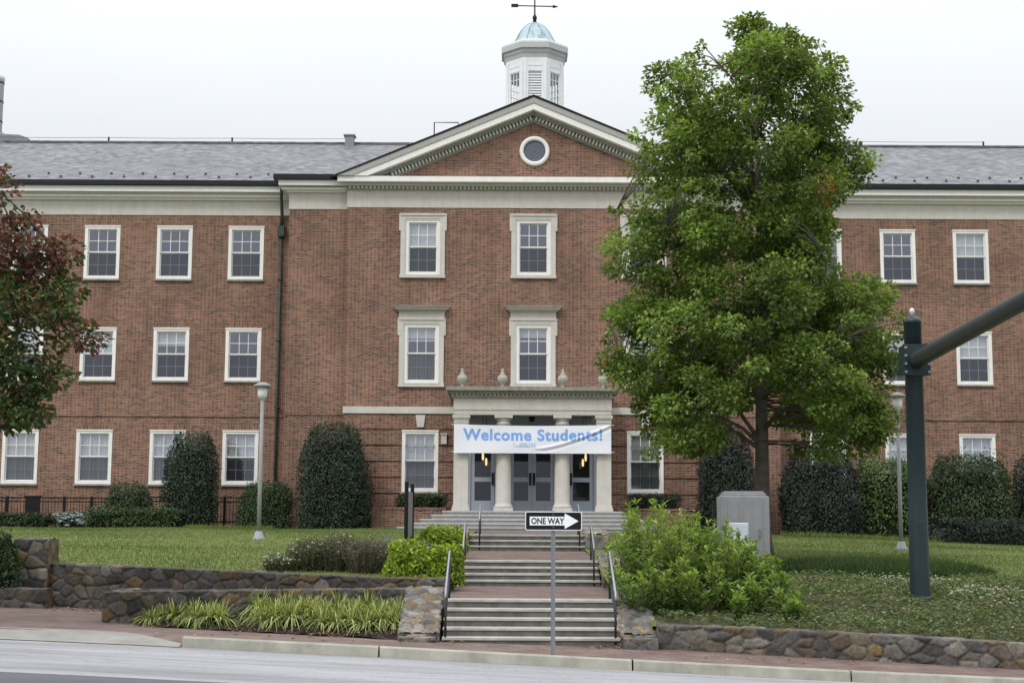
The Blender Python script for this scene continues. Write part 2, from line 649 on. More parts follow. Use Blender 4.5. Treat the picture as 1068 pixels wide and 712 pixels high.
def leaf_geo(C, D, N, Ls, Ws, col, rng, fold=0.18, colvar=0.18):
    """rhombic leaves: centre/base C, length direction D, normal N, sizes, colour (n,3)"""
    n = len(C)
    D = unit(D)
    B = unit(np.cross(D, N))
    N = np.cross(B, D)
    Ls = Ls[:, None]
    Ws = Ws[:, None]
    p0 = C
    p1 = C + D * Ls * 0.45 + B * Ws * 0.5 + N * Ws * fold
    p2 = C + D * Ls - N * Ls * 0.12
    p3 = C + D * Ls * 0.45 - B * Ws * 0.5 + N * Ws * fold
    V = np.stack([p0, p1, p2, p3], 1).reshape(-1, 3)
    F = np.arange(4 * n).reshape(n, 4)
    c = col * (1 + rng.normal(0, colvar, (n, 1)))
    c = np.clip(c, 0.002, 1)
    return V, F, np.repeat(c, 4, 0)


def join_geo(parts):
    Vs, Fs, Cs, o = [], [], [], 0
    for V, F, c in parts:
        Vs.append(V)
        Fs.append(F + o)
        Cs.append(c)
        o += len(V)
    return np.concatenate(Vs), np.concatenate(Fs), np.concatenate(Cs)


# ------------------------------------------------------------------ levels
def slope(X):
    """street falls to the right; flattens far outside the view"""
    return 0.0468 * 16 * np.tanh(np.asarray(X, dtype=float) / 16)


def z_curb(X):
    return 0.04 - slope(X)


def z_back(X):
    return np.interp(X, [-40, -12, -7.7, -1.2, 2.63, 8.93, 14, 40], [0.6, 0.36, 0.27, 0.10, 0.01, -0.31, -0.52, -0.7])


def z_walk(X, Y):
    t = np.clip((np.asarray(Y, dtype=float) - 24.95) / 1.8, 0, 1)
    return z_curb(X) * (1 - t) + z_back(X) * t


def z_road(X, Y):
    return z_curb(X) - 0.165 + 0.006 * np.clip(24.8 - np.asarray(Y, dtype=float), 0, 6)


def z_left(X, Y):
    z = np.interp(Y, [28, 30.5, 33, 38, 44, 50, 58, 62, 140], [0.95, 1.03, 1.19, 1.52, 1.80, 2.0, 2.15, 2.25, 2.25])
    return z + 0.02 * np.sin(np.asarray(X) * 0.7 + np.asarray(Y) * 0.4)


def z_right(X, Y):
    X = np.asarray(X, dtype=float)
    Y = np.asarray(Y, dtype=float)
    z = np.interp(Y, [26.8, 29.5, 32, 37, 44, 57, 62, 140], [0.13, 0.74, 0.96, 1.30, 1.66, 2.05, 2.15, 2.15])
    w = np.interp(Y, [26.8, 29.5, 32, 44, 57], [1.0, 0.6, 0.35, 0.4, 0.8])
    return z - 0.045 * np.clip(X - 8, -6, 16) * w * np.where(X < 8, np.interp(Y, [27, 32], [1, 0.3]), 1) \
        + 0.015 * np.sin(X * 0.8 + Y * 0.5)


def grid(name, xs, ys, zf, mat, smooth=True):
    xs, ys = np.asarray(xs), np.asarray(ys)
    Xg, Yg = np.meshgrid(xs, ys)
    Zg = zf(Xg, Yg)
    V = np.stack([Xg, Yg, Zg + 0 * Xg], -1).reshape(-1, 3)
    nx, ny = len(xs), len(ys)
    i = np.arange((ny - 1) * (nx - 1))
    r, c = i // (nx - 1), i % (nx - 1)
    a = r * nx + c
    F = np.stack([a, a + 1, a + nx + 1, a + nx], 1)
    return np_mesh(name, V, F, None, mat, smooth=smooth)


# ------------------------------------------------------------------ setting
mb = MB()
mb.quad((-700, -300, -1.6), (700, -300, -1.6), (700, 900, -1.6), (-700, 900, -1.6))
struct(mb.build('ground', M_farg))
XS = np.linspace(-70, 70, 281)
struct(grid('road', XS, np.array([-60, -30, -10, 0, 10, 16, 19.5, 22, 24.0, 24.82]), z_road, M_conc))
struct(grid('asphalt_lane', XS, np.array([-60, -30, -10, 0, 10, 16, 18, 19.4]), lambda X, Y: z_road(X, Y) + 0.006, M_asph))
# curb in poured lengths with open joints, dropped at the ramp on the left
mb = MB()
cuts = [-5.36, -2.14, 1.99, 5.54, 9.0, 12.5, 16, 19.5, 23, 30, 40, 55, 70]
for a, b in zip(cuts[:-1], cuts[1:]):
    xs = np.linspace(a + 0.015, b - 0.015, 6)
    for x0, x1 in zip(xs[:-1], xs[1:]):
        pf = lambda x: [(x, 24.80, float(z_curb(x)) - 0.3), (x, 24.775, float(z_curb(x)) - 0.16), (x, 24.80, float(z_curb(x)) - 0.015), (x, 24.82, float(z_curb(x)) + 0.004),
                        (x, 24.97, float(z_curb(x)) + 0.006), (x, 24.97, float(z_curb(x)) - 0.3)]
        mb.add(pf(x0) + pf(x1), [(i, i + 1, i + 7, i + 6) for i in range(5)] + [(5, 4, 3, 2, 1, 0), (6, 7, 8, 9, 10, 11)])
struct(mb.build('curb', M_curb))
def z_pave(X, Y):
    z = z_walk(X, Y)
    t = np.clip((Y - 24.7) / 0.9, 0, 1)
    zr = (z_road(X, 24.8) + 0.004) * (1 - t) + z_walk(X, 25.6) * t
    return np.where((X < -5.365) & (Y < 25.6), np.minimum(z, zr), np.where((X >= -5.365) & (Y < 24.96), z - 0.2, z))


struct(grid('pavement', np.concatenate([np.linspace(-70, -16, 28), np.linspace(-15, -5.37, 60), [-5.36], np.linspace(-5.2, -1.2, 20)]),
            np.concatenate([[24.72, 24.9], np.linspace(25.0, 26.4, 15), np.linspace(26.6, 34.5, 14)]), z_pave, M_paver))
mb_s = grid('pavement', np.linspace(-1.2, 70, 143), np.linspace(24.9, 27.2, 8), z_walk, M_paver)
struct(mb_s)
# dropped ramp and concrete apron at the left
mb = MB()
rp = [(-70, 24.7), (-5.38, 24.7), (-5.38, 24.97), (-6.4, 25.6), (-8.0, 26.1), (-70, 26.2)]
xs = np.concatenate([[-70, -50, -30, -20], np.linspace(-14, -5.38, 24)])


def z_ramp(X, Y):
    t = np.clip((Y - 24.7) / 0.9, 0, 1)
    return (z_road(X, 24.8) + 0.012) * (1 - t) + (z_walk(X, np.maximum(Y, 25.6)) + 0.008) * t


def ramp_sheet(name, xs, yend, mat, dz):
    V, F = [], []
    for x in xs:
        ye = yend(x)
        for k in range(6):
            y = 24.7 + (ye - 24.7) * k / 5
            V.append((x, y, float(z_ramp(x, y)) + dz))
    for i in range(len(xs) - 1):
        for k in range(5):
            F.append((i * 6 + k, (i + 1) * 6 + k, (i + 1) * 6 + k + 1, i * 6 + k + 1))
    return np_mesh(name, V, F, None, mat, smooth=True)


struct(ramp_sheet('kerb_ramp', xs, lambda x: float(np.interp(x, [-70, -9, -7.5, -6.2, -5.38], [26.6, 26.6, 26.2, 25.5, 24.95])), M_apron, 0.0))
lx = np.concatenate([np.linspace(-70, -12, 40), np.linspace(-11.6, -1.25, 60)])
V, F = [], []
NY = 62
for x in lx:
    yf = float(np.interp(x, [-11, -10.3, -8.4, -4.57, -1.98, -1.25], [34.3, 34.15, 33.2, 31.2, 30.7, 30.6]))
    for y in list(np.linspace(yf, 62, NY)) + [80, 140]:
        V.append((x, y, float(z_left(x, y))))
NY += 2
F = [(a * NY + b, (a + 1) * NY + b, (a + 1) * NY + b + 1, a * NY + b + 1) for a in range(len(lx) - 1) for b in range(NY - 1)]
struct(np_mesh('lawn', V, F, None, M_lawn, smooth=True))
struct(grid('lawn', np.concatenate([[2.05, 2.46, 2.5], np.linspace(2.9, 70, 118)]), np.concatenate([np.linspace(26.75, 62, 66), [80, 140]]),
            lambda X, Y: np.where((X < 2.48) & (Y < 29.3), -0.4, z_right(X, Y)), M_lawn))
struct(grid('bank_soil', np.linspace(2.62, 19, 60), np.linspace(26.8, 32.5, 24), lambda X, Y: z_right(X, Y) + 0.014, M_bank))
# brick landings between the flights
mb = MB()
lm = [(27.9, 35.0, 0.775, 0.79), (36.1, 42.25, 1.355, 1.52), (43.0, 55.6, 1.965, 2.04)]
for y0, y1, z0, z1 in lm:
    mb.add([(-1.25, y0, z0), (2.1, y0, z0), (2.1, y1, z1), (-1.25, y1, z1), (-1.25, y0, -.5), (2.1, y0, -.5), (2.1, y1, -.5), (-1.25, y1, -.5)],
           [(0, 1, 2, 3), (4, 7, 6, 5), (0, 4, 5, 1), (1, 5, 6, 2), (2, 6, 7, 3), (3, 7, 4, 0)])
struct(mb.build('path', M_paver))
# planting bed soil: terrace between the two left walls, bed in front of wall, bare strip on the right
struct(grid('terrace_soil', np.linspace(-7.7, -1.27, 30), np.linspace(28.95, 31.6, 10), lambda X, Y: 0.82 + 0 * X + 0.01 * np.sin(X * 5), M_mulch))


def z_bed(X, Y):
    yf = np.interp(X, [-7, -6.9, -1.9], [28.5, 28.12, 26.65])
    t = np.clip((Y - yf) / (28.9 - yf + 1e-6), 0, 1)
    return z_walk(X, yf) + 0.012 + 0.36 * t ** 0.8 * np.clip((X + 7.2) / 3, 0.1, 1) + 0.02 * np.sin(X * 9 + Y * 7)


V, F = [], []
bxs = np.linspace(-7.0, -1.9, 52)
for x in bxs:
    yf = float(np.interp(x, [-7, -6.9, -1.9], [28.5, 28.12, 26.65])) + 0.05 * math.sin(x * 6)
    for k in range(9):
        y = yf + (28.95 - yf) * k / 8
        V.append((x, y, float(z_bed(x, y))))
for i in range(len(bxs) - 1):
    for k in range(8):
        F.append((i * 9 + k, (i + 1) * 9 + k, (i + 1) * 9 + k + 1, i * 9 + k + 1))
struct(np_mesh('planting_bed', V, F, None, M_mulch, smooth=True))
V, F = [], []
sx = np.linspace(5.9, 10.2, 30)
for x in sx:
    yc, hw = 33.0 + 0.05 * (x - 6), 0.55 * math.sin(math.pi * (x - 5.8) / 4.5) + 0.06 * math.sin(x * 5)
    for k in range(5):
        y = yc + hw * (k / 2 - 1)
        V.append((x, y, float(z_right(x, y)) + 0.012))
for i in range(len(sx) - 1):
    for k in range(4):
        F.append((i * 5 + k, (i + 1) * 5 + k, (i + 1) * 5 + k + 1, i * 5 + k + 1))
struct(np_mesh('bare_soil_path', V, F, None, M_soil, smooth=True))

# ------------------------------------------------------------------ building
BX = 0.85
bld = thing('academic_building', 'three-storey red brick building with slate roof, pediment, white cupola and columned porch',
            'building', (BX, 61.0, 2.1))


def wall_rows(mb, x0, x1, zones, holes, depth=0.28, mat=0):
    """front face of a wall facing -Y built from z zones (z0,z1,y) around rectangular holes, with reveals"""
    for z0, z1, y in zones:
        zs = sorted({z0, z1, *[h for a, b, c, d in holes for h in (c, d) if z0 < h < z1]})
        xs = sorted({x0, x1, *[h for a, b, c, d in holes for h in (a, b) if x0 < h < x1]})
        for za, zb in zip(zs[:-1], zs[1:]):
            for xa, xb in zip(xs[:-1], xs[1:]):
                xm, zm = (xa + xb) / 2, (za + zb) / 2
                if any(a < xm < b and c < zm < d for a, b, c, d in holes):
                    continue
                mb.quad((xa, y, za), (xb, y, za), (xb, y, zb), (xa, y, zb), mat)
    zo = sorted(zones)
    for (a0, a1, ya), (b0, b1, yb) in zip(zo[:-1], zo[1:]):
        if abs(ya - yb) > 1e-6:
            mb.quad((x0, ya, a1), (x1, ya, a1), (x1, yb, a1), (x0, yb, a1), mat)
    ym = min(z[2] for z in zones)
    for a, b, c, d in holes:
        y = next((z[2] for z in zones if z[0] <= (c + d) / 2 <= z[1]), ym)
        y2 = ym + depth
        mb.quad((a, y, c), (a, y2, c), (a, y2, d), (a, y, d), mat)
        mb.quad((b, y, c), (b, y, d), (b, y2, d), (b, y2, c), mat)
        mb.quad((a, y, d), (a, y2, d), (b, y2, d), (b, y, d), mat)
        mb.quad((a, y, c), (b, y, c), (b, y2, c), (a, y2, c), mat)


ROWS = [(3.98, 6.22), (8.31, 10.53), (12.62, 14.90)]
LC = [-26.7, -23.6, -20.5, -17.42, -14.35, -11.31]
RC = [13.22, 16.36, 19.46, 22.55, 25.6, 28.7]
WY, SY, CY = 62.5, 61.35, 61.0
WW = 1.50


def whole(xs):
    return [(x - WW / 2 + 0.02, x + WW / 2 - 0.02, z0 + 0.02, z1 - 0.02) for x in xs for z0, z1 in ROWS]


wz = [(1.0, 6.80, WY), (6.80, 6.88, WY - 0.045), (6.88, 15.5, WY)]
mb = MB()
wall_rows(mb, -31, -9.33, wz, whole(LC))
mb.quad((-31, WY, 1), (-31, WY, 16.6), (-31, 75, 16.6), (-31, 75, 1))
mb.add([(-31, WY, 16.6), (-31, 68.5, 20.0), (-31, 75, 16.6)], [(0, 1, 2)])
mb.build('wall', M_brick, bld)
mb = MB()
wall_rows(mb, 11.03, 33, wz, whole(RC))
mb.quad((33, WY, 1), (33, 75, 1), (33, 75, 16.6), (33, WY, 16.6))
mb.add([(33, WY, 16.6), (33, 75, 16.6), (33, 68.5, 20.0)], [(0, 1, 2)])
mb.build('wall', M_brick, bld)
# slightly recessed strips beside the centre
for x0, x1, xr in ((-9.33, -6.86, -9.33), (8.56, 11.03, 11.03)):
    mb = MB()
    wall_rows(mb, x0, x1, [(1.0, 3.1, SY - 0.05), (3.1, 6.80, SY), (6.80, 7.1, SY - 0.03), (7.1, 15.5, SY)], [])
    mb.quad((xr, SY, 1), (xr, WY + .2, 1), (xr, WY + .2, 15.5), (xr, SY, 15.5))
    mb.build('wall', M_brick, bld)
# centre block: rusticated ground floor, plain above
CC = [-3.72, 0.87, 5.45]
cw = []
for x in CC:
    cw.append((x - 0.70, x + 0.70, 12.60, 14.93))
    cw.append((x - 0.70, x + 0.70, 8.10, 10.54))
cw += [(CC[0] - 0.72, CC[0] + 0.72, 3.68, 6.15), (CC[2] - 0.72, CC[2] + 0.72, 3.68, 6.15)]
cw += [(-1.62, 3.30, 2.87, 6.72)]
cz = [(1.0, 3.05, CY - 0.04)]
z = 3.05
for g in (3.60, 4.25, 4.90, 5.55, 6.20):
    cz += [(z, g - 0.035, CY), (g - 0.035, g + 0.035, CY + 0.06)]
    z = g + 0.035
cz += [(z, 15.5, CY)]
mb = MB()
wall_rows(mb, -6.86, 8.56, cz, cw, 0.34)
mb.quad((-6.86, CY, 1), (-6.86, SY + .1, 1), (-6.86, SY + .1, 15.5), (-6.86, CY, 15.5))
mb.quad((8.56, CY, 1), (8.56, CY, 15.5), (8.56, SY + .1, 15.5), (8.56, SY + .1, 1))
mb.build('wall', M_brick, bld)
# dark rooms behind the windows
mb = MB()
mb.quad((-31, 65.4, 1), (33, 65.4, 1), (33, 65.4, 16.5), (-31, 65.4, 16.5))
for z in (2.4, 6.9, 11.2, 15.45):
    mb.quad((-31, 62.7, z), (33, 62.7, z), (33, 65.4, z), (-31, 65.4, z))
mb.build('room_wall', M_room, bld)
mb = MB()
mb.quad((-31, 75, 1), (33, 75, 1), (33, 75, 16.6), (-31, 75, 16.6))
mb.build('wall', M_brick, bld)

# friezes and cornices
mb = MB()
for x0, x1 in ((-31.1, -9.33), (11.03, 33.1)):
    mb.box(x0, x1, WY - 0.03, WY + .3, 15.38, 16.02)
for x in np.arange(-30, -10, 2.55):
    pass
for x0, x1 in ((-9.36, -6.89), (8.59, 11.06)):
    mb.box(x0, x1, SY - 0.03, WY + .3, 15.42, 16.12)
mb.box(-6.89, 8.59, CY - 0.03, SY + .3, 15.43, 16.16)
mb.build('frieze', M_lime, bld)
mb = MB()
for x0, x1 in ((-31.5, -9.45), (11.15, 33.5)):
    mb.box(x0, x1, WY - 0.14, WY + .3, 16.02, 16.12)
    mb.box(x0, x1, WY - 0.30, WY + .3, 16.12, 16.22)
    mb.box(x0, x1, WY - 0.52, WY + .3, 16.30, 16.54)
for x0, x1 in ((-9.75, -6.95), (8.65, 11.45)):
    mb.box(x0 + .3, x1 - .3 * (x0 > 0), SY - 0.14, WY, 16.12, 16.2)
    mb.box(x0 + .1, x1 - .1 * (x0 > 0), SY - 0.30, WY, 16.2, 16.30)
    mb.box(x0, x1, SY - 0.50, WY, 16.34, 16.55)
mb.box(-7.25, 8.95, CY - 0.55, SY, 16.42, 16.64)
mb.build('cornice', M_white, bld)
mb = MB()
for x0, x1 in ((-31.5, -9.45), (11.15, 33.5)):
    mb.box(x0, x1, WY - 0.36, WY + .2, 16.222, 16.298)
mb.box(-7.0, 8.7, CY - 0.28, SY, 16.30, 16.418)
mb.box(-6.95, 8.65, CY - 0.12, SY, 16.162, 16.298)
mb.build('bed_moulding', M_cream, bld)
mb = MB()
for x in np.arange(-6.8, 8.5, 0.17):
    mb.box(x, x + 0.09, CY - 0.22, CY - 0.121, 16.19, 16.296)
mb.box(-6.94, 8.64, CY - 0.15, CY - 0.121, 16.17, 16.297, 1)
mb.build('dentil_course', [M_lime, M_dent], bld)
for x0, x1, y in ((-31.6, -9.96, WY), (11.66, 33.6, WY)):
    mb = MB()
    mb.box(x0, x1, y - 0.66, y - .30, 16.56, 16.76)
    mb.build('gutter', M_gutter, bld)
for x0, x1 in ((-9.95, -7.45), (9.15, 11.65)):
    mb = MB()
    mb.box(x0, x1, SY - 0.64, SY - .2, 16.57, 16.78)
    mb.box(x0, x1, SY - 0.2, WY + .4, 16.60, 16.78)
    mb.build('gutter', M_gutter, bld)

# slate roofs
EY, RY, EZ, RZ = WY - 0.62, 68.5, 16.72, 20.12
mb = MB()
for x0, x1 in ((-31.6, 0.85), (0.85, 33.6)):
    mb.quad((x0, EY, EZ), (x1, EY, EZ), (x1, RY, RZ), (x0, RY, RZ))
    mb.quad((x0, RY, RZ), (x1, RY, RZ), (x1, 75.5, EZ), (x0, 75.5, EZ))
# cross gable behind the pediment
mb.quad((-7.6, 60.5, 16.62), (-7.6, 68.5, 16.62), (BX, 68.5, 20.16), (BX, 60.5, 20.16))
mb.quad((9.3, 60.5, 16.62), (BX, 60.5, 20.16), (BX, 68.5, 20.16), (9.3, 68.5, 16.62))
roof = mb.build('roof', M_slate, bld)
mb = MB()
mb.box(-31.6, 33.6, RY - .1, RY + .1, RZ - .02, RZ + .07)
mb.build('ridge_cap', M_slate, roof)
M_guard = plain('guard_grey', (0.05, 0.05, 0.056), 0.6, 0.3)
gm = MB()
gm.box(-0.045, 0.045, -0.04, 0.04, -0.02, 0.07)
gm.v = [(x + BX, y + 61.0, z + 2.1) for x, y, z in gm.v]
guard = gm.build('snow_guard', M_guard, roof)
first = True
rg = random.Random(5)
sl = (RZ - EZ) / (RY - EY)
for row, dy in ((0, 0.55), (1, 1.05)):
    for k in range(-16, 17):
        pass
        x = 0.95 + (k + row * 0.5) * 1.35
        if -9.2 < x < 11:
            continue
        if abs(x - BX) > 22.5:
            continue
        g = guard if first else guard.copy()
        if not first:
            COL.objects.link(g)
            g.parent = roof
        first = False
        g.location = (x - BX, EY + dy - 61.0, EZ + sl * dy - 2.1)
mb = MB()
pxs = [-24.5, -19.0, -13.2, -7.6, 9.8, 15.8, 22.1]
for x in pxs:
    mb2 = MB()
    mb2.tube([(x, RY, RZ), (x, RY, RZ + 0.28)], 0.045, 6)
    mb2.build('ridge_post', M_gutter, roof)
for a, b in zip(pxs[:-1], pxs[1:]):
    if a < 0 and b > 0:
        continue
    mb.tube([(a, RY, RZ + .25), ((a + b) / 2, RY, RZ + .23), (b, RY, RZ + .25)], 0.010, 4)
mb.build('ridge_cable', M_gutter, roof)
mb = MB()
mb.box(-7.85, -7.45, 68.1, 68.6, 19.9, 20.42)
mb.box(-7.92, -7.38, 68.05, 68.65, 20.42, 20.48)
mb.build('roof_vent', M_box, roof)
mb = MB()
for p in ([(-3.6, 66.5, 18.6), (-3.6, 66.5, 20.62), (-2.5, 66.5, 20.62), (-2.5, 66.5, 20.0)],):
    mb.tube(p, 0.03, 5)
mb.build('roof_guard_rail', M_gutter, roof)
# round steel flue with its dark saddle at the far left
mb = MB()
mb.lathe(-25.45, 71.5, [(0.34, 20.6), (0.34, 24.0), (0.37, 24.02), (0.37, 24.22), (0.34, 24.24)], 16)
for z in (21.9, 22.9, 23.85):
    mb.lathe(-25.45, 71.5, [(0.36, z), (0.36, z + .07)], 16, 1)
flue = mb.build('chimney', [M_flue, M_gutter], roof)
mb = MB()
mb.prism([(-26.6, 19.6), (-23.5, 19.6), (-23.5, 20.9), (-23.9, 21.05), (-24.9, 21.1), (-25.3, 21.6), (-26.6, 21.6)], 70.6, 72.4)
mb.build('chimney_base', M_box, roof)

# pediment
M_rakeg = plain('rake_grey', (0.36, 0.355, 0.325), 0.7, 0.3, var=0.08)
ped = MB()
ped.prism([(-5.9, 16.64), (7.6, 16.64), (BX, 19.52)], CY, CY + .4)
pediment = ped.build('pediment', M_brick, bld)
AZ = 20.06
HL = 8.32
sl2 = (AZ - 16.60) / HL


def rake(mb, t0, t1, y0, y1, side, mat=0, ext=0.0):
    """a band parallel to the rake, between depths t0..t1 below the outer edge (vertical measure)"""
    x_out = BX - side * (HL + ext)
    zb = AZ - sl2 * (HL + ext)

    zf = 16.645
    xa = BX - side * ((AZ - t0 - zf) / sl2)
    xb = BX - side * ((AZ - t1 - zf) / sl2)
    if side * (x_out - xa) < 0:
        pass
    poly = [(xa, zf), (BX, AZ - t0), (BX, AZ - t1), (xb, zf)]
    if side < 0:
        poly = poly[::-1]
    mb.prism(poly, y0, y1, mat)


mb = MB()
for s in (1, -1):
    rake(mb, 0.00, 0.05, CY - 0.66, CY + .3, s)
mb.build('roof_edge', M_gutter, pediment)
mb = MB()
for s in (1, -1):
    rake(mb, 0.052, 0.29, CY - 0.64, CY + .3, s, 2)
    rake(mb, 0.292, 0.56, CY - 0.60, CY + .3, s, 0)
    rake(mb, 0.562, 0.70, CY - 0.30, CY + .3, s, 1)
mb.build('raking_cornice', [M_white, M_dent, M_rakeg], pediment)
mb = MB()
for s in (1, -1):
    rake(mb, 0.702, 0.98, CY - 0.08, CY + .3, s, 0)
mb.build('raking_moulding', M_dent, pediment)
ang = math.atan(sl2)
for s in (1, -1):
    mb = MB()
    for k in range(52):
        d = 0.12 + k * 0.14
        zc = AZ - sl2 * d - 0.80
        if zc < 16.78:
            break
        M = Matrix.Translation((BX - s * d, CY - 0.14, zc)) @ Matrix.Rotation(-s * ang, 4, 'Y')
        mb.box(-0.04, 0.04, -0.09, 0.06, -0.09, 0.08, 0, M)
    mb.build('dentil_course', M_lime, pediment)
mb = MB()
T = Matrix.Translation((0.90, CY, 17.86)) @ Matrix.Rotation(rad(90), 4, 'X')
prof = [(0.46, 0.02), (0.46, 0.10), (0.52, 0.12), (0.60, 0.12), (0.63, 0.08), (0.63, -0.02)]
vs, fs = [], []
n = 32
for r, z in prof:
    for k in range(n):
        a = 2 * math.pi * k / n
        vs.append((r * math.cos(a), r * math.sin(a), z))
for j in range(len(prof) - 1):
    for k in range(n):
        k2 = (k + 1) % n
        fs.append((j * n + k, j * n + k2, (j + 1) * n + k2, (j + 1) * n + k))
mb.add(vs, fs, 0, T, True)
mb.add([(0.47 * math.cos(2 * math.pi * k / n), 0.47 * math.sin(2 * math.pi * k / n), 0.03) for k in range(n)], [tuple(range(n))], 1, T)
M_ocu = plain("louvre_grey", (0.10, 0.115, 0.14), 0.5, 0.4)
mb.build('round_window', [M_white, M_ocu], pediment)

# ---- windows
WCACHE = {}


def window(cx, z0, z1, yw, w, kind, lower_screen=True, name='window'):
    """double-hung sash window: white casing and sash, two panes, sill, optional blind / curtain"""
    h = z1 - z0
    key = (round(w, 2), round(h, 2), kind)

    def mk(mbx, nm, mat, parent):
        k = key + (nm,)
        mbx.v = [(x + cx, y + yw, z + z0) for x, y, z in mbx.v]
        return mbx.build(nm, mat, parent)
    hw = w / 2
    f = MB()
    c = 0.135
    f.box(-hw, -hw + c, -0.03, 0.12, 0, h)
    f.box(hw - c, hw, -0.03, 0.12, 0, h)
    f.box(-hw + c, hw - c, -0.03, 0.12, h - c, h)
    f.box(-hw - 0.02, hw + 0.02, -0.06, 0.02, h - 0.035, h + 0.02)
    f.box(-hw + c, hw - c, -0.03, 0.12, 0, 0.12)
    ix, zb, zt = hw - c, 0.12, h - c
    zm = zb + (zt - zb) * 0.505
    for (a, b, y) in ((zm, zt, 0.05), (zb, zm, 0.10)):
        f.box(-ix, -ix + 0.045, y, y + .045, a, b)
        f.box(ix - 0.045, ix, y, y + .045, a, b)
        f.box(-ix + .045, ix - .045, y - 0.003, y + .045, b - 0.045, b)
        f.box(-ix + .045, ix - .045, y - 0.003, y + .045, a, a + 0.05)
        gw = 2 * (ix - 0.045)
        for k in (1, 2):
            x = -ix + 0.045 + gw * k / 3
            f.box(x - 0.013, x + 0.013, y + .008, y + .036, a + .05, b - .045)
        zz = (a + b) / 2
        f.box(-ix + .045, ix - .045, y + .010, y + .034, zz - 0.013, zz + 0.013)
    fr = mk(f, name, M_white, bld)
    p = MB()
    p.quad((-ix + .04, 0.072, zm + .04), (ix - .04, 0.072, zm + .04), (ix - .04, 0.072, zt - .04), (-ix + .04, 0.072, zt - .04))
    mk(p, 'upper_pane', M_gup, fr)
    p = MB()
    p.quad((-ix + .04, 0.092 if lower_screen else 0.122, zb + .04), (ix - .04, 0.092 if lower_screen else 0.122, zb + .04),
           (ix - .04, 0.092 if lower_screen else 0.122, zm - .02), (-ix + .04, 0.092 if lower_screen else 0.122, zm - .02))
    mk(p, 'lower_pane', M_glo if lower_screen else M_gup, fr)
    s = MB()
    s.box(-hw - 0.04, hw + 0.04, -0.10, 0.10, -0.075, -0.002)
    mk(s, 'sill', M_limed, fr)
    if kind:
        up, low = {1: (1.0, 0), 2: (1.0, 1.0), 3: (0.62, 0), 4: (0.42, 0.98), 5: (0.36, 0), 6: (1.0, 0.32), 7: (1.0, 0.0)}[kind]
        b = MB()
        hh = zt - zm
        if up:
            zl = zt - hh * up
            n = 26
            vs = []
            for k in range(n + 1):
                x = -ix + .01 + (2 * ix - .02) * k / n
                y = 0.16 + (0.018 * (k % 2) if kind in (2, 6) else 0.0)
                vs += [(x, y, zl - (0.35 * low if kind == 6 else 0)), (x, y, zt)]
            b.add(vs, [(2 * k, 2 * k + 2, 2 * k + 3, 2 * k + 1) for k in range(n)], 0)
        if low and kind in (2, 4):
            n = 30
            vs = []
            for k in range(n + 1):
                x = -ix + .01 + (2 * ix - .02) * k / n
                y = 0.185 + 0.03 * math.sin(k * 1.9 + cx)
                vs += [(x, y, zb), (x, y, zm + .02)]
            b.add(vs, [(2 * k, 2 * k + 2, 2 * k + 3, 2 * k + 1) for k in range(n)], 1)
        mk(b, 'blind', [M_blind, M_curt], fr)
    return fr


kL = [[0, 2, 2, 2, 2, 6], [2, 1, 2, 1, 3, 0], [0, 1, 0, 0, 0, 0]]
kR = [[2, 6, 2, 2, 1, 2], [1, 1, 1, 2, 0, 1], [0, 0, 1, 0, 3, 0]]
for r, (z0, z1) in enumerate(ROWS):
    for c, x in enumerate(LC):
        window(x, z0, z1, WY, WW, kL[r][c])
    for c, x in enumerate(RC):
        window(x, z0, z1, WY, WW, kR[r][c])
# flat brick arches over the wing windows
for x in LC + RC:
    for z0, z1 in ROWS:
        a = MB()
        zt = z1 + 0.025
        a.prism([(x - WW / 2 - .02, zt), (x + WW / 2 + .02, zt), (x + WW / 2 + .14, zt + 0.30), (x - WW / 2 - .14, zt + 0.30)], WY - 0.006, WY + 0.05)
        a.build('flat_arch', M_arch, bld)
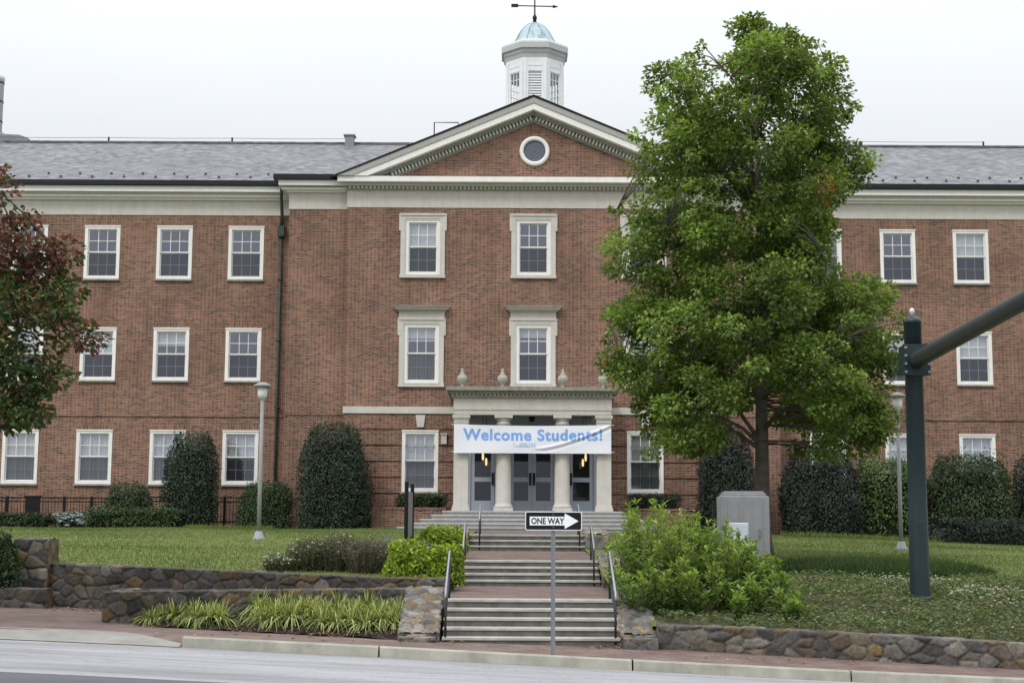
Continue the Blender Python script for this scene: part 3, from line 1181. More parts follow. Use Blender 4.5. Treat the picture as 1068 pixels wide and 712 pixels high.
# centre windows with stone surrounds
for i, x in enumerate(CC):
    for (z0, z1, o0, o1, kind, hood) in ((12.60, 14.94, 12.47, 15.18, (1, 0, 0)[i], False), (8.10, 10.55, 7.95, 10.80, (4, 5, 2)[i], True)):
        fr = window(x, z0, z1, CY + 0.02, 1.44, kind)
        s = MB()
        hw, ow = 0.72, 0.92
        s.box(x - ow, x - hw, CY - 0.07, CY + .05, o0 + .12, o1)
        s.box(x + hw, x + ow, CY - 0.07, CY + .05, o0 + .12, o1)
        s.box(x - hw, x + hw, CY - 0.07, CY + .05, z1 + 0.02, o1)
        s.box(x - ow - 0.07, x - hw - .06, CY - 0.078, CY + .04, o1 - 0.72, o1 - 0.003)
        s.box(x + hw + .06, x + ow + 0.07, CY - 0.078, CY + .04, o1 - 0.72, o1 - 0.003)
        s.box(x - ow + .10, x + ow - .10, CY - 0.12, CY, o1 - 0.12, o1 + 0.03) if False else None
        s.box(x - ow - 0.02, x + ow + 0.02, CY - 0.11, CY + .05, o1 - 0.09, o1 + 0.004)
        s.box(x - ow - 0.03, x + ow + 0.03, CY - 0.12, CY + .05, o0, o0 + .118)
        if hood:
            s.box(x - ow - .02, x + ow + .02, CY - 0.07, CY + .05, o1 + .006, o1 + .28)
        # opening in the ears band is kept clear: inner face sits behind
        s2 = MB()
        for vtx in range(len(s.v)):
            pass
        s.build('surround', M_lime, fr)
        l2 = MB()
        l2.box(x - 0.62, x + 0.62, CY - 0.06, CY + .02, z1 + .0, z1 + 0.10)
        if hood:
            hd = MB()
            zt = o1 + .282
            hd.box(x - ow - .10, x + ow + .10, CY - 0.18, CY + .05, zt, zt + 0.06)
            hd.box(x - ow - .20, x + ow + .20, CY - 0.30, CY + .05, zt + .062, zt + 0.14)
            hd.box(x - ow - .25, x + ow + .25, CY - 0.36, CY + .05, zt + .142, zt + 0.20, 1)
            hd.build('hood', [M_lime, M_limed], fr)
for x in (CC[0], CC[2]):
    fr = window(x, 3.68, 6.17, CY + 0.02, 1.48, 2)
    k = MB()
    k.prism([(x - .13, 6.30), (x + .13, 6.30), (x + .20, 6.80), (x - .20, 6.80)], CY - 0.08, CY + .1)
    k.build('keystone', M_lime, fr)
mb = MB()
mb.box(-6.90, -2.3, CY - 0.06, CY + .1, 6.86, 7.14)
mb.box(3.95, 8.60, CY - 0.06, CY + .1, 6.86, 7.14)
mb.build('belt_course', M_lime, bld)

# downspout and leader head in the corner
mb = MB()
mb.tube([(-9.72, 61.6, 16.55), (-9.78, 61.9, 16.1), (-9.80, 62.35, 15.4), (-9.82, 62.38, 14.9)], 0.07, 8)
mb.box(-9.96, -9.68, 62.22, 62.49, 14.45, 14.9)
mb.tube([(-9.82, 62.38, 14.5), (-9.82, 62.38, 2.2)], 0.06, 8)
for z in (4, 7.2, 10, 12.6):
    mb.box(-9.93, -9.71, 62.29, 62.49, z, z + .05)
mb.build('downspout', M_pipe, bld)
mb = MB()
mb.box(-2.86, -2.64, 60.86, 60.99, 5.62, 6.0)
mb.box(-2.89, -2.61, 60.82, 60.99, 6.0, 6.05)
mb.build('wall_lamp', M_lime, bld)

# ---- cupola
M_cupg = plain('cupola_shaded_trim', (0.46, 0.47, 0.46), 0.6, 0.3, var=0.08)  # cornice shade put into the colour of the white trim
cx, cy = 1.0, 68.5
a0 = math.pi / 8
cs = 1 / math.cos(a0)
mb = MB()
W = 1.33
mb.lathe(cx, cy, [(1.42 * cs, 18.2), (1.42 * cs, 21.15), (1.36 * cs, 21.2), (1.34 * cs, 21.25)], 8, 0, False, a0)
mb.lathe(cx, cy, [(1.335 * cs, 23.28), (1.335 * cs, 23.95)], 8, 0, False, a0)
for k in range(8):
    th = math.pi / 4 * k
    M = Matrix.Translation((cx, cy, 0)) @ Matrix.Rotation(th, 4, 'Z')
    # local: face looks along -Y at y=-W ; half side = .55
    for sx in (-1, 1):
        xa, xb = sorted((sx * 0.30, sx * 0.548))
        mb.box(xa, xb, -W, -W + .10, 21.2, 23.3, 0, M)
        xa, xb = sorted((sx * 0.40, sx * 0.548))
        mb.box(xa, xb, -W - .03, -W + .02, 21.25, 23.85, 0, M)
    mb.box(-0.33, 0.33, -W - .02, -W + .02, 23.55, 23.60, 0, M)
    mb.box(-0.33, 0.33, -W - .02, -W + .02, 23.32, 23.36, 0, M)
cupola = mb.build('cupola', M_cup, bld)
for k in range(0, 8, 2):
    lb = MB()
    M = Matrix.Translation((cx, cy, 0)) @ Matrix.Rotation(math.pi / 4 * k, 4, 'Z')
    for z in np.arange(21.26, 23.24, 0.125):
        lb.add([(-.30, -W + .02, z), (.30, -W + .02, z), (.30, -W + .10, z + .115), (-.30, -W + .10, z + .115),
                (-.30, -W + .035, z - .012), (.30, -W + .035, z - .012), (.30, -W + .115, z + .103), (-.30, -W + .115, z + .103)],
               [(0, 1, 2, 3), (7, 6, 5, 4), (0, 4, 5, 1), (1, 5, 6, 2), (2, 6, 7, 3), (3, 7, 4, 0)], 0, M)
    lb.build('louvre', M_cup, cupola)
for k in range(1, 8, 2):
    lb = MB()
    M = Matrix.Translation((cx, cy, 0)) @ Matrix.Rotation(math.pi / 4 * k, 4, 'Z')
    for x in (-.285, -.1, .1, .285):
        lb.box(x - .016, x + .016, -W + .03, -W + .06, 21.2, 23.28, 0, M)
    for z in np.arange(21.3, 23.3, 0.33):
        lb.box(-.30, .30, -W + .032, -W + .058, z - .014, z + .014, 0, M)
    lb.build('lattice_window', M_cup, cupola)
mb = MB()
mb.lathe(cx, cy, [(1.34 * cs, 23.952), (1.38 * cs, 24.12), (1.44 * cs, 24.2), (1.46 * cs, 24.34), (1.55 * cs, 24.36), (1.56 * cs, 24.62),
                  (1.52 * cs, 24.7), (1.14 * cs, 24.92)], 8, 0, False, a0)
mb.build('cupola_cornice', M_cupg, cupola)
mb = MB()
prof = [(1.12, 24.88), (1.05, 24.96), (0.93, 25.14), (0.83, 25.34), (0.72, 25.53), (0.58, 25.72), (0.42, 25.88), (0.25, 25.99), (0.10, 26.05)]
mb.lathe(cx, cy, prof, 24, 0, True)
for k in range(8):
    a = a0 + math.pi / 4 * k
    mb.tube([(cx + r * 1.01 * math.cos(a), cy + r * 1.01 * math.sin(a), z + .01) for r, z in prof], 0.028, 5)
mb.build('dome', M_copper, cupola)
mb = MB()
mb.lathe(cx, cy, [(0.10, 26.03), (0.08, 26.22), (0.11, 26.27), (0.09, 26.39), (0.04, 26.47), (0.03, 27.5)], 10)
mb.tube([(cx - 1.0, cy, 26.91), (cx + 1.0, cy, 26.87)], 0.028, 6)
mb.prism([(cx - 1.12, 26.83), (cx - 0.8, 26.83), (cx - 0.76, 26.91), (cx - 0.8, 26.99), (cx - 1.12, 26.99)], cy - .02, cy + .02)
mb.prism([(cx + 0.86, 26.79), (cx + 1.12, 26.865), (cx + 0.86, 26.95)], cy - .02, cy + .02)
mb.build('weather_vane', M_gutter, cupola)

# ---- porch
PX = 0.81
FZ = 2.87
mb = MB()
mb.box(PX - 3.36, PX + 3.36, 57.1, CY + .3, 2.0, FZ)
mb.build('porch_floor', M_mtread, bld)
mb = MB()
mb.box(PX - 3.03, PX + 3.03, 57.55, 58.25, 6.56, 6.74)
mb.box(PX - 3.05, PX + 3.05, 57.52, 58.27, 6.74, 7.20)
for s in (-1, 1):
    xa, xb = sorted((PX + s * 3.03, PX + s * 2.45))
    mb.box(xa, xb, 58.25, CY + .02, 6.56, 6.74)
    xa, xb = sorted((PX + s * 3.05, PX + s * 2.43))
    mb.box(xa, xb, 58.27, CY + .02, 6.74, 7.20)
mb.build('entablature', M_lime, bld)
mb = MB()
mb.box(PX - 3.14, PX + 3.14, 57.42, CY, 7.202, 7.28)
mb.box(PX - 3.22, PX + 3.22, 57.30, CY, 7.36, 7.46)
mb.box(PX - 3.32, PX + 3.32, 57.16, CY, 7.462, 7.62)
mb.build('porch_cornice', M_limed, bld)
mb = MB()
mb.box(PX - 3.12, PX + 3.12, 57.46, CY - .02, 7.282, 7.358, 1)
for x in np.arange(PX - 3.12, PX + 3.1, 0.16):
    mb.box(x, x + .09, 57.38, 57.47, 7.285, 7.356, 0)
mb.build('dentil_course', [M_lime, M_limed], bld)
mb = MB()
mb.box(PX - 3.0, PX + 3.0, 58.26, 60.7, 6.75, 6.80)
mb.build('porch_ceiling', M_porch, bld)
for s in (-1, 1):
    p = MB()
    xa, xb = PX + s * 2.75 - 0.28, PX + s * 2.75 + 0.28
    p.box(xa, xb, 57.62, 58.18, 3.10, 6.26)
    p.box(xa - .06, xb + .06, 57.56, 58.24, FZ, 3.0)
    p.box(xa - .03, xb + .03, 57.59, 58.21, 3.0, 3.10)
    p.box(xa - .02, xb + .02, 57.60, 58.20, 6.26, 6.30)
    p.box(xa - .03, xb + .03, 57.59, 58.21, 6.38, 6.44)
    p.box(xa - .06, xb + .06, 57.56, 58.24, 6.44, 6.558)
    p.box(xa, xb, 57.62, 58.18, 6.30, 6.38)
    p.build('pilaster', M_lime, bld)
for x in (PX - 1.115, PX + 1.15):
    p = MB()
    p.lathe(x, 57.9, [(0.36, 3.0), (0.37, 3.06), (0.33, 3.10), (0.31, 3.14), (0.30, 3.2), (0.295, 4.2), (0.275, 5.3), (0.25, 6.18), (0.28, 6.21), (0.28, 6.25),
                      (0.25, 6.28), (0.25, 6.34), (0.33, 6.44)], 28)
    p.box(x - .37, x + .37, 57.53, 58.27, FZ, 3.0)
    p.box(x - .35, x + .35, 57.55, 58.25, 6.44, 6.558)
    p.build('column', M_lime, bld)
# doors
DY = 60.55
mb = MB()
mb.box(-1.75, 3.42, DY - .02, DY + .2, 5.55, 6.72)
for xa, xb in ((-1.75, -1.64), (-0.66, -0.06), (1.74, 2.32), (3.32, 3.42)):
    mb.box(xa, xb, DY - .04, DY + .2, FZ, 5.55)
mb.box(-1.64, 3.32, DY + .3, DY + .34, FZ, FZ + .01)
mb.build('door_frame', M_door, bld)
mb = MB()
mb.quad((-2.2, DY + .12, FZ + 3.6), (3.9, DY + .12, FZ + 3.6), (3.9, DY + 4, FZ + 3.6), (-2.2, DY + 4, FZ + 3.6))
mb.quad((-2.2, DY + 4, FZ), (3.9, DY + 4, FZ), (3.9, DY + 4, 6.6), (-2.2, DY + 4, 6.6))
mb.quad((-2.2, DY + .1, FZ), (3.9, DY + .1, FZ), (3.9, DY + 4, FZ), (-2.2, DY + 4, FZ))
for x in (-2.2, 3.9):
    mb.quad((x, DY + .1, FZ), (x, DY + 4, FZ), (x, DY + 4, 6.6), (x, DY + .1, 6.6))
mb.build('lobby_wall', M_room, bld)
for xa, xb, hs in ((-1.63, -0.67, 1), (-0.05, 0.835, 1), (0.845, 1.73, -1), (2.33, 3.31, -1)):
    d = MB()
    z0, z1, zm = FZ + .02, 5.54, 4.18
    st = 0.15
    d.box(xa, xa + st, DY, DY + .06, z0, z1)
    d.box(xb - st, xb, DY, DY + .06, z0, z1)
    d.box(xa + st, xb - st, DY, DY + .06, z0, z0 + .44)
    d.box(xa + st, xb - st, DY, DY + .06, zm - .09, zm + .09)
    d.box(xa + st, xb - st, DY, DY + .06, z1 - .14, z1)
    dr = d.build('door', M_door, bld)
    g = MB()
    for a, b in ((z0 + .44, zm - .09), (zm + .09, z1 - .14)):
        g.quad((xa + st - .01, DY + .03, a - .01), (xb - st + .01, DY + .03, a - .01), (xb - st + .01, DY + .03, b + .01), (xa + st - .01, DY + .03, b + .01))
    g.build('door_pane', M_gdoor, dr)
    h = MB()
    hx = xb - .075 if hs > 0 else xa + .075
    h.box(hx - .045, hx + .045, DY - .05, DY - .001, 3.95, 4.45)
    h.build('handle', M_gutter, dr)

# entrance steps of the porch: five wide stone steps, wrapping round both sides
stp = thing('entrance_steps', 'pale stone steps wrapping round the front and sides of the columned porch', 'steps', (PX, 56.2, 2.0))
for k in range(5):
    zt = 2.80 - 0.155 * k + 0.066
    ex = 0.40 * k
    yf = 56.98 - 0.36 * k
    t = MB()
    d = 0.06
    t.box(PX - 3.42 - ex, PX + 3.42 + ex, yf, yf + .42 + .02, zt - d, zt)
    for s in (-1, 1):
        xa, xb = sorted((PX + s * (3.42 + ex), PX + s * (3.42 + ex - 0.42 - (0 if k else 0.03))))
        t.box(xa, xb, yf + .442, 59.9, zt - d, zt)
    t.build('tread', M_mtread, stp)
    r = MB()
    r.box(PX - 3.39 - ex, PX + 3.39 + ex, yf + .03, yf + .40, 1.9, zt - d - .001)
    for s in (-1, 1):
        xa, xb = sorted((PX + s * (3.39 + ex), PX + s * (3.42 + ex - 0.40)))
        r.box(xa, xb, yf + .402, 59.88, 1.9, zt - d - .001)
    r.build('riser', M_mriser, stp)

# added glowing lamps standing in for lamp reflections, and the porch lantern
plm = None
for i, (x, y, z, lb) in enumerate(((-1.12, 58.9, 5.02, 'glowing stand-in for a lamp reflection in the single left door, higher of its pair'),
                                   (-1.00, 59.5, 4.84, 'glowing stand-in for a lamp reflection in the single left door, lower of its pair'),
                                   (2.92, 58.9, 5.00, 'glowing stand-in for a lamp reflection in the single right door, higher of its pair'),
                                   (2.84, 59.5, 4.82, 'glowing stand-in for a lamp reflection in the single right door, lower of its pair'))):
    if plm is None:
        plm = thing('lamp_reflection', lb, 'lamp', (0, 0, 0), 'stand-ins for lamp reflections at the porch doors')
        q = MB()
        q.lathe(0, 0, [(0.02, -.15), (0.04, -.11), (0.045, 0.0), (0.035, .11), (0.02, .15)], 10)
        q.build('reflection_glow', M_glow, plm)
        q = MB()
        q.tube([(0, 0, .17), (0, 0, 1.66)], 0.012, 5)
        q.build('cord', M_gutter, plm)
        o = plm
    else:
        o = copy_tree(plm)
        o['label'] = lb
    o.location = (x, y, z)
    for ch in o.children:
        if ch.name.startswith('cord'):
            ch.scale = (1, 1, (6.75 - z) / 1.66)
cl = thing('ceiling_lantern', 'dark lantern under the porch ceiling above the middle doors', 'lamp', (0.80, 58.7, 6.2))
q = MB()
q.lathe(.8, 58.7, [(0.03, 6.36), (0.10, 6.4), (0.13, 6.56), (0.05, 6.62), (0.04, 6.74)], 8)
q.build('lantern_body', M_gutter, cl)
q = MB()
q.lathe(.8, 58.7, [(0.12, 6.72), (0.12, 6.749)], 12)
q.build('ceiling_plate', M_gutter, cl)

# urns on the porch roof
urn = None
for x, lb in ((-1.93, 'pale stone urn at the left end of the porch roof'), (-0.36, 'pale stone urn on the porch roof close left of the middle window'),
              (1.99, 'pale stone urn on the porch roof close right of the middle window'), (3.56, 'pale stone urn at the right end of the porch roof by the tree')):
    if urn is None:
        urn = tag(MB(), '', '') if False else None
        u = MB()
        u.box(-.13, .13, -.13, .13, 0, .05)
        u.lathe(0, 0, [(0.10, .05), (0.07, .10), (0.06, .14), (0.12, .20), (0.185, .30), (0.205, .40), (0.18, .50), (0.10, .57), (0.12, .60), (0.07, .63),
                       (0.05, .70), (0.075, .74), (0.03, .80), (0.005, .82)], 18)
        urn = u.build('urn', M_urn)
        o = urn
    else:
        o = urn.copy()
        COL.objects.link(o)
    tag(o, lb, 'urn', 'stone urns on the porch roof')
    o.location = (x, 58.0, 7.618)
    o.scale = (0.98, 0.98, 0.95)

# banner
BY = 57.44
ban = thing('banner', 'white banner with blue welcome lettering hung across the porch columns', 'banner', (PX, BY, 5.06))
bx0, bx1, bz0, bz1 = PX - 3.02, PX + 3.02, 5.07, 6.17


def by(x, z):
    u, v = (x - bx0) / (bx1 - bx0), (z - bz0) / (bz1 - bz0)
    w = 0.014 * math.sin(u * 17 + v * 2) + 0.010 * math.sin(u * 7 - v * 5)
    zc = 0.18 + 0.72 * max(0, (u - 0.55) / 0.41) ** 1.35
    if u > 0.5:
        d = (v - zc) / 0.05
        w += 0.045 * math.exp(-d * d) * min(1, (u - .5) / .08)
        d2 = (v - zc + .10) / 0.05
        w -= 0.030 * math.exp(-d2 * d2) * min(1, (u - .5) / .08)
    return BY - w - 0.01


def bsag(x, z):
    u = (x - bx0) / (bx1 - bx0)
    return z - 0.045 * math.sin(math.pi * u) * ((z - bz0) / (bz1 - bz0))


nx, nz = 140, 34
V, F = [], []
for j in range(nz + 1):
    for i in range(nx + 1):
        x, z = bx0 + (bx1 - bx0) * i / nx, bz0 + (bz1 - bz0) * j / nz
        V.append((x, by(x, z), bsag(x, z)))
F = [(j * (nx + 1) + i, j * (nx + 1) + i + 1, (j + 1) * (nx + 1) + i + 1, (j + 1) * (nx + 1) + i) for j in range(nz) for i in range(nx)]
cloth = np_mesh('cloth', V, F, None, M_banner, parent=ban, smooth=True)


def text_mesh(txt, size, off, spacing=1.0):
    cu = bpy.data.curves.new('lettering_curve', 'FONT')
    cu.body = txt
    cu.size = size
    cu.offset = off
    cu.space_character = spacing
    cu.align_x = 'CENTER'
    cu.align_y = 'CENTER'
    cu.resolution_u = 4
    ob = bpy.data.objects.new('lettering_curve', cu)
    COL.objects.link(ob)
    bpy.context.view_layer.update()
    dg = bpy.context.evaluated_depsgraph_get()
    me = ob.evaluated_get(dg).to_mesh()
    V = np.array([v.co[:] for v in me.vertices])
    F = [tuple(p.vertices) for p in me.polygons]
    ob.evaluated_get(dg).to_mesh_clear()
    bpy.data.objects.remove(ob)
    return V, F


def fit(V, w, h, cx, cz):
    mn, mxx = V.min(0), V.max(0)
    return [(cx + ((p[0] - mn[0]) / (mxx[0] - mn[0]) - .5) * w, cz + ((p[1] - mn[1]) / (mxx[1] - mn[1]) - .5) * h) for p in V]


V, F = text_mesh("Welcome Students!", 0.5, 0.014, 1.08)
# finer triangles so that the letters follow the cloth
P2 = fit(V, 5.35, 0.47, PX - 0.0, 5.80)
import bmesh
for word in (0, 1):
  bm = bmesh.new()
  vs = [bm.verts.new((x, 0, z)) for x, z in P2]
  for f in F:
      if (P2[f[0]][0] > PX + 0.08) != bool(word):
          continue
      try:
          bm.faces.new([vs[i] for i in f])
      except ValueError:
          pass
  bmesh.ops.triangulate(bm, faces=bm.faces[:])
  for _ in range(5):
      es = [e for e in bm.edges if e.calc_length() > 0.07]
      if not es:
          break
      bmesh.ops.subdivide_edges(bm, edges=es, cuts=1, use_grid_fill=False)
      bmesh.ops.triangulate(bm, faces=[f for f in bm.faces if len(f.verts) > 3])
  bmesh.ops.delete(bm, geom=[v for v in bm.verts if not v.link_faces], context='VERTS')
  bm.verts.index_update()
  t = MB()
  t.add([(v.co.x, by(v.co.x, v.co.z) - 0.008, bsag(v.co.x, v.co.z)) for v in bm.verts], [[v.index for v in f.verts] for f in bm.faces])
  bm.free()
  t.build('lettering', M_btext, ban)
# the tiny unreadable line below
t = MB()
rr = random.Random(3)
x = PX - 0.72
while x < PX + 0.12:
    w = rr.choice((0.03, 0.045, 0.055))
    for zz in (5.34, 5.43):
        if rr.random() < .85:
            hh = rr.choice((.05, .06))
            y = by(x, zz) - .008
            t.quad((x, y, zz - hh / 2), (x + w, y, zz - hh / 2), (x + w, y, zz + hh / 2), (x, y, zz + hh / 2))
    x += w + rr.choice((.018, .02, .05))
t.build('small_print', M_btext2, ban)
for sx, x in ((-1, bx0), (1, bx1)):
    for z in (bz0 + .03, bz1 - .03):
        q = MB()
        q.tube([(x, by(x, z), z), (x + sx * .12, 57.55, z + .04), (x + sx * 0.02, 57.63, z + .05)], 0.008, 5)
        q.build('tie', M_swhite, ban)

# low brick planters either side of the steps
for x0, x1, lb in ((-5.6, -2.62, 'low brick planter against the facade left of the porch steps'), (4.26, 7.4, 'low brick planter against the facade right of the porch steps')):
    q = MB()
    q.box(x0, x1, 59.95, 60.93, 1.9, 2.96)
    q.box(x0 - .03, x1 + .03, 59.91, 60.94, 2.96, 3.04)
    tag(q.build('brick_planter', M_brick, loc=((x0 + x1) / 2, 60.4, 2.1)), lb, 'planter', 'brick planters by the porch')

# ------------------------------------------------------------------ rubble walls
PAL = np.array([(0.20, 0.18, 0.15), (0.25, 0.23, 0.195), (0.15, 0.14, 0.13), (0.30, 0.275, 0.24), (0.20, 0.165, 0.125), (0.12, 0.115, 0.11), (0.22, 0.18, 0.13), (0.19, 0.18, 0.17), (0.17, 0.16, 0.15), (0.24, 0.17, 0.095)])


def stone_wall(name, pts, z0, z1, th, seed, size=(0.34, 0.24), dark=1.0, label='', step=0.027, cap=0.0, mort=(0.14, 0.125, 0.105)):
    """rubble masonry: pts = [(x,y)] line of the front face; z0,z1 = base / top along it (callables of arc length fraction); th = thickness to the left of travel"""
    rng = np.random.default_rng(seed)
    P = np.array(pts, float)
    seg = np.linalg.norm(np.diff(P, axis=0), axis=1)
    arc = np.concatenate([[0], np.cumsum(seg)])
    Ltot = arc[-1]
    n = max(8, int(Ltot / step))
    sv = np.linspace(0, Ltot, n + 1)
    X = np.interp(sv, arc, P[:, 0])
    Y = np.interp(sv, arc, P[:, 1])
    T = unit(np.stack([np.gradient(X), np.gradient(Y)], 1))
    Nn = np.stack([T[:, 1], -T[:, 0]], 1)      # outward (right of travel)
    Z0 = np.array([z0(s / Ltot) for s in sv])
    Z1 = np.array([z1(s / Ltot) for s in sv])
    H = float((Z1 - Z0).max())
    m1 = max(4, int(H / step))
    m2 = max(3, int(th / step / 1.4))
    rows = []
    for k in range(m1 + 1):
        t = k / m1
        rows.append((0, t, H * t))
    for k in range(1, m2):
        rows.append((1, k / m2, H + th * k / m2))
    for k in range(m1 + 1):
        t = 1 - k / m1
        rows.append((2, t, H + th + H * (1 - t)))
    R = len(rows)
    # end caps are made by pulling the first and last columns in to the middle of the wall
    V = np.zeros((R, n + 1, 3))
    UV = np.zeros((R, n + 1, 2))
    OUT = np.zeros((R, n + 1, 3))
    for i, (kind, t, tt) in enumerate(rows):
        if kind == 0:
            off, z, o = 0.0, Z0 + (Z1 - Z0) * t, np.c_[Nn, np.zeros(n + 1)]
        elif kind == 1:
            off, z, o = t * th, Z1, np.c_[np.zeros((n + 1, 2)), np.ones(n + 1)]
        else:
            off, z, o = th, Z0 + (Z1 - Z0) * t, np.c_[-Nn, np.zeros(n + 1)]
        V[i, :, 0] = X - Nn[:, 0] * off
        V[i, :, 1] = Y - Nn[:, 1] * off
        V[i, :, 2] = z
        UV[i, :, 0] = sv
        UV[i, :, 1] = (tt if kind == 1 else (z - Z0.min() if kind == 0 else H + th + (Z1.max() - z)))
        OUT[i] = o
    # voronoi stones
    du, dv = size
    gu, gv = int(Ltot / du) + 3, int((2 * H + th) / dv) + 3
    si, sj = np.meshgrid(np.arange(-1, gu), np.arange(-1, gv))
    sites = np.stack([(si + 0.5 * (sj % 2) + rng.uniform(-.46, .46, si.shape)) * du, (sj + rng.uniform(-.46, .46, si.shape)) * dv], -1).reshape(-1, 2)
    col = PAL[rng.integers(0, len(PAL), len(sites))] * rng.uniform(0.75, 1.25, (len(sites), 1)) * dark
    hh = rng.uniform(0.5, 1.2, len(sites))
    uv = UV.reshape(-1, 2)
    D1 = np.full(len(uv), 1e9)
    D2 = np.full(len(uv), 1e9)
    I1 = np.zeros(len(uv), int)
    asp = np.array([1 / du, 1 / dv]) * 0.28
    for a in range(0, len(uv), 4000):
        d = np.linalg.norm((uv[a:a + 4000, None, :] - sites[None]) * asp, axis=2)
        p = np.partition(d, 1, axis=1)
        D1[a:a + 4000], D2[a:a + 4000] = p[:, 0], p[:, 1]
        I1[a:a + 4000] = d.argmin(1)
    e = np.clip((D2 - D1) / 0.085, 0, 1)
    bulge = (e * (2 - e)) * 0.05 * hh[I1] + rng.normal(0, 0.003, len(e))
    C = np.where((D2 - D1 < 0.020)[:, None], np.array(mort) * dark * rng.uniform(.8, 1.2, (len(e), 1)), col[I1])
    Vf = V.reshape(-1, 3) + OUT.reshape(-1, 3) * (bulge - 0.02)[:, None]
    i = np.arange((R - 1) * n)
    r, c = i // n, i % n
    a = r * (n + 1) + c
    F = np.stack([a, a + 1, a + n + 2, a + n + 1], 1)
    # end caps: strips between front and back columns
    caps = []
    Vc, Cc = [], []
    base = len(Vf)
    for ci, cc in ((0, 0), (1, n)):
        K = 12
        grid_idx = []
        for k in range(m1 + 1):
            rowi = []
            fa = Vf[k * (n + 1) + cc]
            fb = Vf[(R - 1 - k) * (n + 1) + cc]
            for q in range(K + 1):
                w = q / K
                p = fa * (1 - w) + fb * w
                if 0 < q < K:
                    bump = 0.025 * math.sin(w * 9 + seed) * math.sin(k * step * 14 + seed * 2)
                    tx = T[cc] * (-1 if ci == 0 else 1)
                    p = p + np.array([tx[0], tx[1], 0]) * bump
                Vc.append(p)
                csite = col[(int(k * step / dv) * 7 + int(w * th / du) + ci * 3) % len(col)]
                Cc.append(csite)
                rowi.append(base + len(Vc) - 1)
            grid_idx.append(rowi)
        for k in range(m1):
            for q in range(K):
                f = (grid_idx[k][q], grid_idx[k][q + 1], grid_idx[k + 1][q + 1], grid_idx[k + 1][q])
                caps.append(f if ci else f[::-1])
    Vf = np.concatenate([Vf, np.array(Vc)])
    C = np.concatenate([C, np.array(Cc)])
    F = np.concatenate([F, np.array(caps)])
    o = np_mesh(name, Vf, F, C, M_stone, loc=(float(X.mean()), float(Y.mean()), float(Z0.min())), smooth=True)
    tag(o, label, 'stone wall')
    return o


lin = lambda a, b: (lambda t: a + (b - a) * t)
itp = lambda xs, ys: (lambda t: float(np.interp(t, xs, ys)))
# low wall along the street on the right
stone_wall('stone_wall', [(2.58, 26.55), (9.0, 26.55), (20, 26.6)], lambda t: float(z_back(2.58 + 17.4 * t)) - 0.12,
           lambda t: float(np.interp(2.58 + 17.4 * t, [2.6, 5.46, 8.94, 14, 20], [0.42, 0.30, 0.12, -0.1, -0.3])), 0.34, 1, (0.36, 0.21), 0.72,
           'long low rubble wall edging the street right of the steps')
# planter wall left with its return
stone_wall('stone_wall', [(-7.75, 30.6), (-7.75, 28.85), (-7.6, 28.8), (-1.95, 28.8)], lambda t: 0.1, itp([0, .25, .3, 1], [.84, .84, .85, .93]), 0.32, 2, (0.30, 0.20), 0.58,
           'dark rubble planter wall behind the striped grass clumps')
# upper retaining wall that steps up to the left
stone_wall('stone_wall', [(-14.5, 34.1), (-10.3, 34.0), (-8.4, 33.0), (-4.57, 31.0), (-1.98, 30.5), (-1.34, 30.42)], lambda t: 0.15,
           itp([0, .31, .47, .8, 1], [1.25, 1.25, 1.22, 1.13, 1.05]), 0.35, 3, (0.36, 0.24), 0.52, 'long dark retaining wall holding up the left lawn')
stone_wall('stone_pier', [(-11.15, 33.86), (-10.36, 33.86)], lambda t: 0.2, lambda t: 1.81, 0.75, 4, (0.36, 0.28), 0.6, 'square rubble pier at the left end of the lawn')['category'] = 'stone pier'
stone_wall('stone_wall', [(-15, 32.85), (-10.1, 33.0)], lambda t: 0.15, lambda t: 0.74, 0.5, 5, (0.4, 0.26), 0.62, 'low rubble bench wall at the left edge of the brick plaza')
# sloping cheek walls of the first flight, with little foot blocks
for xa, th, lb, lb2, sd_ in ((-1.96, 0.68, 'sloping rubble cheek wall left of the lowest steps', 'small stone block at the foot of the left cheek wall', 6),
                        (1.92, 0.64, 'sloping rubble cheek wall right of the lowest steps', 'small stone block at the foot of the right cheek wall', 7)):
    stone_wall('cheek_wall', [(xa, 28.95), (xa, 26.75), (xa, 26.62)], lambda t: -0.1, itp([0, .1, .93, 1], [0.95, 0.95, 0.30, 0.24]), th, sd_,
               (0.22, 0.17), 0.95, lb)
    xc = xa + (0 if xa < 0 else 0.02)
    stone_wall('foot_block', [(xc + .02, 26.36), (xc + th - .02, 26.36)], lambda t: -0.2, lambda t: 0.19, 0.26, sd_ + 20, (0.36, 0.22), 0.85, lb2)['category'] = 'stone block'
for xa, th, y0, y1, z0, z1, lb, sd_ in ((-1.72, 0.45, 34.9, 36.6, 1.05, 1.5, 'short rubble cheek wall left of the middle steps', 31), (2.12, 0.5, 34.7, 36.6, 1.0, 1.5, 'short rubble cheek wall right of the middle steps', 32),
                              (-1.78, 0.55, 42.1, 43.3, 1.98, 2.12, 'pale rubble cheek wall left of the upper steps', 33), (2.12, 0.6, 42.1, 43.3, 1.98, 2.12, 'pale rubble cheek wall right of the upper steps', 34)):
    stone_wall('cheek_wall', [(xa, y1), (xa, y0)], lambda t, z=z0: z - 1.0, lin(z1, z0), th, sd_, (0.24, 0.18), 1.5 if sd_ > 32 else 1.2, lb)


